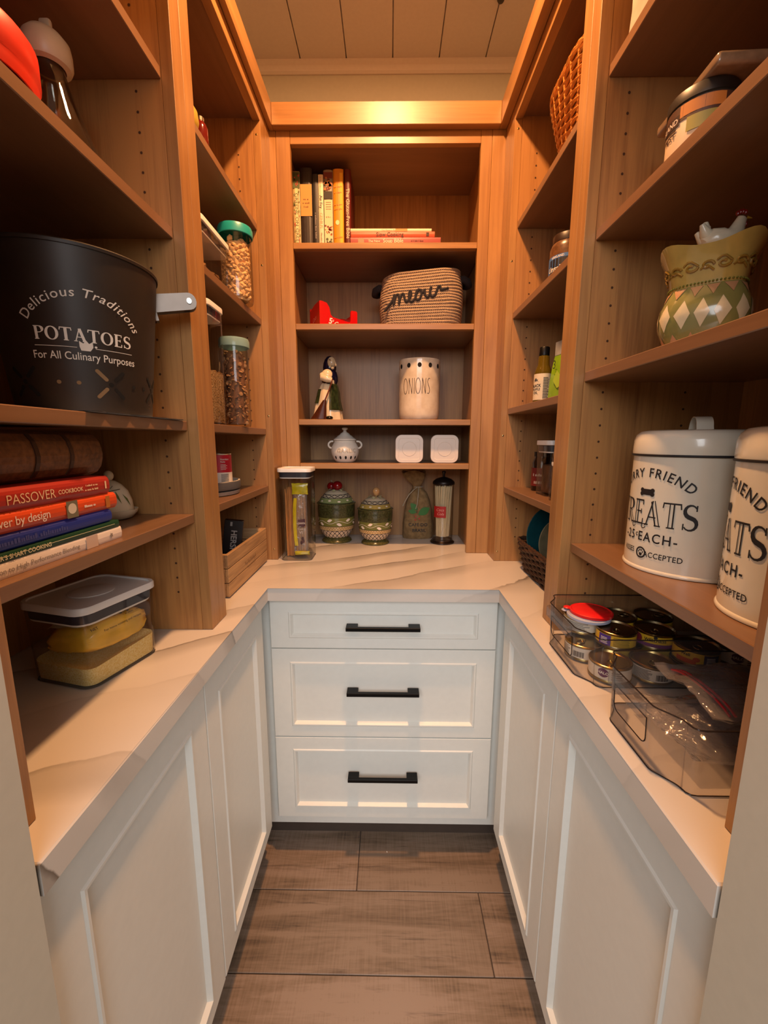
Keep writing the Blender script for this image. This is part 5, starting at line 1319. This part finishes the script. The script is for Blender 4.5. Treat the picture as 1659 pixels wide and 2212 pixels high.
# ---- jar and wrapped tray on the upper right shelf
TJ = thing('food_jar', 'round jar with dark lid and printed orange label on the upper right shelf', 'jar', (.448, .694, 1.7084), 0)
obj('body', MB().lathe([(.038, 0), (.041, .003), (.041, .075), (.039, .080)], 40), pm('printed_cream', '#cdb597', .4, 0, .08, 40), TJ)
obj('lid', MB().lathe([(.0395, .0802), (.0425, .081), (.0425, .094), (.041, .096), (.001, .096)], 40), pm('black_lid', '#17120f', .4), TJ)
ik = Ink().rect(-.060, .060, .058, .0785, 0, 14).rect(-.004, .050, .062, .0775, 1, 8).rect(.006, .045, .040, .058, 2, 8).rect(-.042, -.004, .0545, .0680, 3, 8)
ik.text('ISLAND', .0100, -.023, .0580, bold=.015, mi=4).text('MIST', .0100, -.019, .0410, bold=.015, mi=3).rect(-.036, -.008, .0495, .0525, 3, 6)
obj('label_print', ik.build(on_cyl(.0412, math.radians(205), 0)), [inkm('#4a2c1c'), inkm('#b9722f'), inkm('#9b8f45'), inkm('#2d140f'), inkm('#d3c2b2')], TJ)
o = obj('wrapped_tray', MB().box(-.085, .085, -.070, .070, .0, .016, .005, seg=3), pm('tan_wrapped', '#7d6650', .25, 0, .25, 45, Coat_Weight=.5))
tag(o, 'flat film-wrapped tray lying on top of the dark-lidded jar, upper right', 'tray', (.512, .702, 1.8050), math.radians(-3))
wt = thing('white_pouch', 'pale pouch standing on the highest right shelf, cut by the frame edge', 'pouch', (.415, .765, 1.9704), math.radians(4))
bm = bmesh.new(); bmesh.ops.create_cube(bm, size=1.0); bmesh.ops.subdivide_edges(bm, edges=bm.edges, cuts=4, use_grid_fill=True)
for v in bm.verts:
    x, y, z = v.co; z += .5; v.co = Vector((x * .045 * (1 - .8 * z ** 2), y * .096 * (1 - .08 * math.sin(z * 9)), z * .19))
obj('pouch', MB().bm(bm, 0, True), pm('pale_pouch_film', '#b9b0a2', .3, 0, .15, 30), wt, ang=60)
obj('seal_strip', MB().box(-.003, .003, -.050, .050, .1895, .200, .001), pm('pale_pouch_film', '#b9b0a2', .3), wt)

# ---- clear bins
smoky = clear('smoky_edge', '#8f8680', '#4b413c', .6, .1, .35, '#4a3f3a')
def clear_bin(label, x, y, W, L, h):
    """bin whose pull end faces -x; origin at the middle of that end"""
    t = thing('storage_bin', label, 'bin', (x, y, ZC + .0003), 0)
    a = W / 2
    def outline(g):   # g = outward flare
        P = [(.020 - g, a + g), (.020 - g, a - .016), (.010 - g, a - .029), (.0 - g, a - .041), (.0 - g, -a + .041), (.010 - g, -a + .029), (.020 - g, -a + .016), (.020 - g, -a - g), (L + g, -a - g), (L + g, a + g)]
        out = []
        for i, p in enumerate(P):
            p0, p1, p2 = Vector(P[i - 1]), Vector(p), Vector(P[(i + 1) % len(P)])
            r0 = .012 if i in (0, 7, 8, 9) else .005
            q0 = p1 + (p0 - p1).normalized() * r0; q1 = p1 + (p2 - p1).normalized() * r0
            for k in range(4): u = k / 3; out.append(tuple((1 - u) ** 2 * q0 + 2 * u * (1 - u) * p1 + u * u * q1))
        return out
    lo = outline(-.002); hi = outline(.002); n = len(lo)
    # walls (front panel segment between the two step corners is built with a grip opening)
    fi = None; b = MB(); vs = [(px, py, .001) for px, py in lo] + [(px, py, h) for px, py in hi]; fs = []
    f0, f1 = 3 * 4 + 3, 4 * 4      # last point of corner 3, first point of corner 4
    for j in range(n):
        if j == f0: continue
        fs.append((j, (j + 1) % n, n + (j + 1) % n, n + j))
    fs.append(tuple(range(n)))
    b.add(vs, fs, 0, True)
    y1, y0 = lo[f0][1], lo[f1][1]; gw = (y1 - y0) / 2 - .006; z0, z1 = h * .38, h * .74
    def fx(z): return -.0 + .002 - .004 * z / h
    def q(ya, yb, za, zb): b.add([(fx(za), ya, za), (fx(za), yb, za), (fx(zb), yb, zb), (fx(zb), ya, zb)], [(0, 1, 2, 3)])
    q(y1, y0, .001, z0 - .006); q(y1, y0, z1, h)
    # grip opening with rounded lower corners
    hole = [(gw, z1)] + [(gw - .010 + .010 * math.cos(t_), z0 + .004 - .010 * math.sin(t_)) for t_ in [PI / 2 * k / 4 for k in range(5)]] + [(-gw + .010 - .010 * math.sin(t_), z0 + .004 - .010 * math.cos(t_)) for t_ in [PI / 2 * k / 4 for k in range(5)]] + [(-gw, z1)]
    m = (y1 + y0) / 2
    for (ya, za), (yb, zb) in zip(hole[:-1], hole[1:]):
        ea = (y1 if ya > 0 else y0); eb = (y1 if yb > 0 else y0)
        if abs(ya - yb) > .02: b.add([(fx(z0 - .006), m + ya, z0 - .006), (fx(za), m + ya, za), (fx(zb), m + yb, zb), (fx(z0 - .006), m + yb, z0 - .006)], [(0, 1, 2, 3)])
        elif abs(za - zb) > 1e-6 or True:
            b.add([(fx(max(z0 - .006, za)), ea, max(z0 - .006, za)), (fx(za), m + ya, za), (fx(zb), m + yb, zb), (fx(max(z0 - .006, zb)), eb, max(z0 - .006, zb))], [(0, 1, 2, 3)])
    obj('bin_body', b, CLEAR_BIN, t)
    obj('pull_rail', MB().box(-.0125, -.0030, y0 + .004, y1 - .004, z1, h - .001, .002), CLEAR_BIN, t)
    obj('rim', MB().tube([(px, py, h) for px, py in hi], .0010, 6, closed=True), smoky, t)
    obj('base_edge', MB().tube([(px, py, .0014) for px, py in lo], .0008, 6, closed=True), smoky, t)
    obj('grip_edge', MB().tube([(fx(z) - .0008, m + yy, z) for yy, z in hole], .0008, 6, closed=True), smoky, t)
    return t
clear_bin('clear plastic pull bin full of pet food cans on the right worktop', .326, .738, .198, .350, .088)
clear_bin('clear plastic pull bin holding zip bags, nearest the camera on the right worktop', .326, .512, .178, .345, .088)

# ---- pet food cans
ch, cr_ = .0300, .0345
def pet_can(label, x, y, layer, rz, band, ink, mats, lower=None, top=None):
    t = food_can(label, (x, y, ZC + .0028 + layer * (ch + .0004)), cr_, ch, rz, band, ink, mats, lower, 'pet food cans in the clear bin', 'pet_food_can', top or BRASSY)
    obj('ring_pull', MB().tube([(.012 + .009 * math.cos(a), .006 * math.sin(a), ch - .0018) for a in [2 * PI * k / 14 for k in range(14)]], .0010, 6, closed=True).box(-.001, .004, -.002, .002, ch - .0026, ch - .0012), top or BRASSY, t)
    return t
WL_ = pm('can_white_label', '#d9d0c0', .4, 0, .03); YL = pm('can_yellow_label', '#d2a92c', .4, 0, .06); GLb = pm('can_olive_label', '#857a30', .4, 0, .08); OR_ = pm('can_orange_label', '#c8742c', .4, 0, .08)
DKT = pm('dark_tin', '#8c7c5e', .3, 1.0, .05)
def lines(ik, x0, x1, z0, z1, n, mi, rnd=3):
    r = random.Random(rnd)
    for k in range(n): z = z0 + (z1 - z0) * k / n; ik.rect(x0, x1 - r.uniform(0, (x1 - x0) * .25), z, z + (z1 - z0) / n * .45, mi, 5)
    return ik
def halo_ink():
    ik = Ink(); ik.poly([(-.010 + .0088 * math.cos(a), .0175 + .0078 * math.sin(a)) for a in [2 * PI * k / 22 for k in range(22)]], 0)
    ik.text('HALO', .0066, -.010, .0152, bold=.03, mi=1); lines(ik, .003, .022, .0085, .0235, 4, 2); return ik
HM = [inkm('#5a2352'), WHITE_INK, inkm('#6b5a50')]
def bar_ink():
    ik = Ink(); lines(ik, -.034, -.004, .0065, .0245, 9, 0)
    for k in range(12): ik.rect(.002 + k * .0016, .0029 + k * .0016 + .0004 * (k % 3), .008, .0185, 0, 1)
    return ik
def well_ink():
    ik = Ink().rect(-.030, .030, .0055, .0120, 2, 10).text('WELLNESS', .0078, .0, .0160, bold=.02, xs=.95, mi=0).disc(0, .0238, .0032, .0026, 0).disc(-.031, .017, .010, .009, 1); return ik
def purple_ink():
    ik = Ink().rect(-.030, -.008, .0055, .0250, 1, 5); lines(ik, -.026, -.012, .008, .021, 5, 2); lines(ik, -.004, .030, .0065, .0240, 8, 0, 5); return ik
def cat_ink():
    ik = Ink().rect(-.034, -.004, .0055, .0135, 1, 6).rect(.006, .030, .0055, .0250, 2, 6).text('Well', .0072, -.020, .0180, bold=.02, mi=0); lines(ik, .010, .026, .008, .022, 5, 3); ik.disc(-.004, .015, .005, .004, 1); return ik
PMt = [BLACK_INK, inkm('#5c2c6e'), WHITE_INK]
f_ = lambda d: math.radians(d)
pet_can('pet food can with white and orange label and purple oval, front corner of the bin', .3885, .6790, 0, f_(-118), WL_, halo_ink(), HM, None)
pet_can('pet food can with white text label and barcode in the bottom row', .4600, .6790, 0, f_(-112), WL_, bar_ink(), [inkm('#4f463f')], None)
pet_can('pet food can with plain olive label, third along the bottom row', .5315, .6790, 0, f_(-112), GLb, lines(Ink(), -.02, .03, .007, .024, 8, 0), [inkm('#5f571f')], None, DKT)
pet_can('pet food can with orange brown label at the far end of the bottom row', .6030, .6790, 0, f_(-112), OR_, None, None, None, DKT)
pet_can('pet food can with barcode label at the pull end of the bin', .3760, .7500, 0, f_(-150), WL_, bar_ink(), [inkm('#6b645c')], None)
pet_can('pet food can hidden low in the second row, under the purple labelled can', .4475, .7500, 0, f_(-112), YL, None, None, None, DKT)
pet_can('pet food can hidden low in the second row, under the WELLNESS can', .5190, .7500, 0, f_(-112), YL, None, None, None, DKT)
pet_can('pet food can with yellow label and purple panel in the upper layer', .4275, .7385, 1, f_(-118), YL, purple_ink(), [inkm('#7a6a22'), inkm('#4a2f86'), WHITE_INK], None, DKT)
pet_can('pet food can lettered WELLNESS in the upper layer', .4985, .7385, 1, f_(-118), YL, well_ink(), [BLACK_INK, inkm('#7a2430'), inkm('#6b2f62')], None, DKT)
pet_can('pet food can with yellow and orange label and dark panel, upper layer front row', .5330, .6772, 1, f_(-118), YL, cat_ink(), [BLACK_INK, inkm('#b5481c'), inkm('#2f2148'), WHITE_INK], None, DKT)
pet_can('pet food can with purple oval at the far end of the upper layer', .6040, .6772, 1, f_(-112), WL_, halo_ink(), HM, None, DKT)
pet_can('pet food can with grey label under the two loose lids', .3915, .7990, 1, f_(-140), WL_, lines(Ink(), -.03, .03, .0065, .024, 10, 0), [inkm('#77716a')], None)
pet_can('pet food can with dark top behind the purple labelled can', .4625, .7995, 1, 0, YL, None, None, None, DKT)
pet_can('pet food can with dark top behind the WELLNESS can', .5335, .7995, 1, 0, YL, None, None, None, DKT)
def snap_lid(label, x, y, z, r, mat, rz):
    t = MB().lathe([(r - .002, 0), (r, .0005), (r, .0050), (r - .0025, .0062), (r - .004, .0050), (r - .0065, .0050), (r - .0075, .0058), (.001, .0056)], 44, cap0=True)
    t.ico((r + .004, 0, .0030), .008, None, 0, 2, (1, 1.1, .30))
    o = obj('snap_lid', t, mat); tag(o, label, 'lid', (x, y, z), rz); return o
zt = ZC + .0028 + 2 * (ch + .0004)
snap_lid('pale blue grey plastic can lid lying under the red one', .3965, .7835, zt + .0003, .0400, pm('pale_lid', '#a9adc0', .45), f_(140))
snap_lid('bright red plastic can lid lying on top of the pet food cans', .4030, .7880, zt + .0068, .0395, pm('red_snap_lid', '#d8181a', .4), f_(150))

# ---- zip bags in the near bin
def zip_bag(label, x, y, z, w, d, h, seed, rz, tilt, stripe):
    rr_ = random.Random(seed); t = thing('zip_bag', label, 'bag', (x, y, z), rz)
    bm = bmesh.new(); bmesh.ops.create_grid(bm, x_segments=12, y_segments=14, size=.5)
    top = [v.co.copy() for v in bm.verts]; fcs = [[v.index for v in f.verts] for f in bm.faces]; bm.free()
    vs = []
    for s in (1, -1):
        for p in top:
            f = max(0, 1 - (2 * abs(p.x)) ** 3) * max(0, 1 - (2 * abs(p.y)) ** 3)
            vs.append((p.x * w, p.y * d, s * h / 2 * f + .006 * math.sin(p.x * 9 + seed) * math.cos(p.y * 7) + rr_.uniform(-.0032, .0032) + tilt * p.y * d))
    n = len(top); fs = fcs + [[n + i for i in f[::-1]] for f in fcs]
    mn = min(v[2] for v in vs); vs = [(a, b, c - mn) for a, b, c in vs]
    obj('film', MB().add(vs, fs, 0, True), BAGGIE, t, ang=180)
    if stripe:
        for k in range(2):
            pts = [(-w * .42 + w * .84 * i / 12, d * (.40 - .035 * k), (vs[0][2] + .004) + h * .30 * (1 - (2 * abs(i / 12 - .5)) ** 3) + tilt * d * .4) for i in range(13)]
            obj('zip_strip', MB().tube(pts, .0016, 6), pm('red_zip', '#a1222c', .4), t, 'red zip strip')
    return t
zip_bag('clear plastic bag crumpled flat in the near bin', .500, .512, ZC + .0030, .270, .135, .042, 4, 0, 0, False)
zip_bag('clear zip bag with red double strip in the near bin', .490, .508, ZC + .0580, .125, .200, .030, 5, math.radians(90), .05, True)

# ================================================================ right, far unit
def woven(name, label, loc, rz, secs, mat, strand, rim_r, rows, stakes, n=64, braid=True):
    """wicker basket: secs = (z, w, d, r); weavers run round in front of and behind the stakes"""
    t = thing(name, label, 'basket', loc, rz)
    def at_(z):
        for (z0, w0, d0, r0), (z1, w1, d1, r1) in zip(secs[:-1], secs[1:]):
            if z0 <= z <= z1 + 1e-9: f = (z - z0) / (z1 - z0); return [a + (b_ - a) * f for a, b_ in ((w0, w1), (d0, d1), (r0, r1))]
    H = secs[-1][0]; b = MB()
    def ring(z, off=0.0, wave=0.0, ph=0):
        w, d, r = at_(z); P = rrect(w, d, r, 9); L = [0]; m = len(P)
        for i in range(m): L.append(L[-1] + math.dist(P[i], P[(i + 1) % m]))
        out = []; j = 0
        for k in range(n * 2):
            s = L[-1] * k / (n * 2)
            while L[j + 1] < s: j += 1
            f = (s - L[j]) / max(1e-9, L[j + 1] - L[j]); p = Vector(P[j]).lerp(Vector(P[(j + 1) % m]), f); q_ = p.normalized()
            o = off + wave * math.sin(PI * (k * stakes / (n * 2)) + ph * PI); out.append((p.x + q_.x * o, p.y + q_.y * o, z))
        return out
    for i in range(rows):
        z = strand * 1.1 + (H - strand * 2) * i / (rows - 1); b.tube(ring(z, 0, strand * .75, i % 2), strand, 5, closed=True)
    obj('weave', b, mat, t)
    sb = MB()
    rr0 = [ring(z) for z in (strand * 1.1, H * .35, H * .7, H - strand)]
    for k in range(stakes):
        i = int(k * n * 2 / stakes); sb.tube([r_[i] for r_ in rr0], strand * .9, 5)
    obj('stakes', sb, mat, t, kind='stuff')
    rb2 = MB()
    for ph in (0, 1): 
        rg = ring(H - strand * .2); m = len(rg)
        rb2.tube([(x + 0, y, H + rim_r * .4 + rim_r * .45 * math.sin(k * 2 * PI * 24 / m + ph * PI)) for k, (x, y, z) in enumerate(rg)], rim_r * .62, 6, closed=True)
    obj('rim', rb2, mat, t)
    w, d, r = at_(secs[0][0] + .001); obj('base', MB().rr([(.0003, w * .97, d * .97, r), (.004, w * .97, d * .97, r)], 7), mat, t)
    return t
wk = pm('honey_wicker', '#c4843f', .35, 0, .3, 60, Coat_Weight=.3)
woven('wicker_basket', 'honey brown oval wicker basket on the highest right shelf', (.520, 1.112, 1.9712), 0, [(.001, .190, .200, .085), (.08, .225, .265, .105), (.150, .245, .318, .115), (.172, .255, .330, .120)], wk, .0036, .0075, 22, 30)
dw = pm('dark_wicker', '#3f2616', .6, 0, .35, 50)
woven('wicker_basket', 'dark brown rectangular basket holding plates on the right worktop', (.535, 1.150, ZC + .0003), 0, [(.001, .205, .290, .02), (.098, .250, .330, .03)], dw, .0042, .006, 12, 26)
def plate(label, x, y, z, r, mat, lean, rz):
    t = MB().lathe([(r * .55, 0), (r * .60, .003), (r * .86, .010), (r, .014), (r + .0012, .0155), (r, .0172), (r * .84, .0135), (r * .58, .006), (.001, .005)], 56)
    M = Matrix.Rotation(rz, 4, 'Z') @ Matrix.Rotation(PI / 2 - lean, 4, 'X') @ Matrix.Identity(4)
    b2 = MB().add([M @ Vector(v) for v in t.v], t.f, 0, True)
    o = obj('plate', b2, mat); tag(o, label, 'plate', (x, y, z)); return o
plate('large teal plate standing upright in the dark basket', .500, 1.262, ZC + .119, .092, pm('teal_glaze', '#17484f', .15, 0, .08), math.radians(8), math.radians(14))
plate('smaller beige plate standing in front of the teal one in the dark basket', .512, 1.226, ZC + .103, .078, pm('beige_glaze', '#8f8262', .2, 0, .12), math.radians(8), math.radians(14))

# jars on the far right shelves
NJ = thing('nut_jar', 'clear jar of nuts with a blue and black label on a back right shelf', 'jar', (.446, 1.150, 1.7144))
obj('body', MB().lathe([(.038, 0), (.041, .004), (.041, .080), (.036, .092), (.034, .094)], 36), pm('brown_nuts', '#5a3c24', .3, 0, .4, 120), NJ)
obj('lid', MB().lathe([(.035, .0942), (.0355, .110), (.034, .112), (.001, .112)], 32), pm('dark_brown_lid', '#2a1a12', .4), NJ)
ik = Ink().rect(-.046, .046, .006, .060, 0, 10).rect(-.030, .046, .010, .052, 1, 8).text('KIRKLAND', .0070, -.004, .0535, bold=.02, mi=2).text('Unsalted', .0170, -.002, .024, bold=.02, mi=2)
obj('label_print', ik.build(on_cyl(.0412, math.radians(222), 0)), [inkm('#3f6fae'), inkm('#15161c'), WHITE_INK], NJ)
TB = thing('oil_bottle', 'small oil bottle with cream label and black cap on a back right shelf', 'bottle', (.4155, 1.180, 1.4244))
oilm = clear('olive_oil_glass', '#b39a3c', '#4f4010', 1.0, .02, .35, '#8a7020')
obj('body', MB().lathe([(.020, 0), (.0225, .002), (.0225, .078), (.019, .088), (.0150, .098), (.0140, .118), (.0125, .122)], 32), oilm, TB)
obj('cap', MB().lathe([(.0135, .1222), (.0135, .142), (.012, .144), (.001, .144)], 24), BLACK_METAL, TB)
obj('paper_label', MB().lathe([(.0229, .006), (.0229, .074)], 32, cap0=False, cap1=False), pm('cream_label', '#d8c6a6', .6), TB)
ik = Ink().text('BLACK', .0105, -.012, .040, bold=.02, xs=.9).text('TRUFFLE', .0085, -.012, .031, bold=.015, xs=.8).text('OIL', .0090, -.012, .022, bold=.02)
for k in range(6): ik.line([(-.018 + .0021 * k, .055), (-.015 + .0016 * k, .061 + .0022 * math.sin(k))], .0012)
ik.line([(-.021, .053), (-.003, .053)], .0007).line([(-.021, .019), (-.003, .019)], .0007); lines(ik, .008, .024, .010, .066, 14, 0, 8)
obj('lettering', ik.build(on_cyl(.0230, math.radians(235), 0)), BLACK_INK, TB)
o = thing('snack_pouch', 'green and white printed pouch standing beside the oil bottle', 'pouch', (.445, 1.110, 1.4244), math.radians(10))
bm = bmesh.new(); bmesh.ops.create_cube(bm, size=1.0); bmesh.ops.subdivide_edges(bm, edges=bm.edges, cuts=4, use_grid_fill=True)
for v in bm.verts:
    x, y, z = v.co; z += .5; v.co = Vector((x * .034 * (1 - .75 * z ** 2), y * .085, z * .115))
obj('pouch', MB().bm(bm, 0, True), pm('lime_film', '#7fa81e', .3, 0, .12, 30, Coat_Weight=.3), o, ang=60)
obj('pouch_top', MB().box(-.0048, .0048, -.0425, .0425, .1152, .150, .001), pm('silver_film', '#a5a49c', .3, 0, .2), o)
ik = Ink().poly([(-.02, .05), (-.005, .075), (.012, .06), (.02, .035), (0, .03)], 0).text('3', .03, -.018, .08, mi=1)
obj('print', ik.build(on_plane((-.0182, 0, 0), (0, -1, 0), (0, 0, 1), (-1, 0, 0))), [inkm('#a7c63a'), inkm('#2d3b1a')], o)
pop_container('storage_container', 'clear container with white lid standing behind the green pouch', (.470, 1.008, 1.4244), 0, .105, .105, .160)
dbt = thing('vinegar_bottle', 'tall dark glass bottle behind the oil bottle on the back right shelf', 'bottle', (.500, 1.215, 1.4244))
obj('body', MB().lathe([(.028, 0), (.030, .003), (.030, .12), (.022, .145), (.013, .160), (.012, .195), (.0135, .197), (.0135, .203)], 32), pm('dark_bottle_glass', '#120c08', .1, 0, .1), dbt)
obj('cap', MB().lathe([(.0140, .2032), (.0140, .222), (.001, .224)], 24), BLACK_METAL, dbt)
pop_container('storage_container', 'clear container with white lid on the shelf above the dark basket', (.478, 1.185, 1.1704), 0, .105, .100, .152)
filler('spice_packets', 'brown spice packets inside the clear container above the dark basket', 'packets', MB().box(-.036, .036, -.034, .034, .005, .085, .006, seg=2), pm('brown_spice', '#5a3a22', .6, 0, .4, 40), (.478, 1.185, 1.1704))
gr = thing('spice_grinder', 'small glass spice grinder with a pale rim above the dark basket', 'grinder', (.437, 1.070, 1.1704))
obj('body', MB().lathe([(.021, 0), (.0235, .002), (.0235, .020), (.021, .026), (.021, .088)], 32, cap1=False), GLASS, gr)
obj('spice', MB().lathe([(.019, .004), (.0205, .006), (.0188, .028), (.0188, .060), (.001, .062)], 28), pm('peppercorns', '#3d2f25', .8, 0, .6, 220), gr)
obj('collar', MB().lathe([(.0215, .0882), (.0225, .092), (.0225, .098)], 32, cap1=False), WHITE_PLASTIC, gr)
obj('cap', MB().lathe([(.0222, .0982), (.020, .122), (.015, .128), (.001, .129)], 32), GLASS, gr)
rb3 = thing('sauce_jar', 'dark jar with a red label at the back of the shelf above the basket', 'jar', (.470, 1.290, 1.1704))
obj('body', MB().lathe([(.028, 0), (.030, .003), (.030, .085), (.024, .098), (.023, .104)], 32), pm('dark_sauce', '#1d110c', .15), rb3)
obj('lid', MB().lathe([(.025, .1042), (.0255, .118), (.001, .119)], 28), BLACK_METAL, rb3)
ik = Ink().rect(-.04, .04, .015, .070, 0, 10).greek(-.025, .025, .045, .008, 1, 3).rect(-.02, .02, .022, .030, 1, 5)
obj('label_print', ik.build(on_cyl(.0302, math.radians(245), 0)), [inkm('#6b1a16'), inkm('#b9ac9c')], rb3)
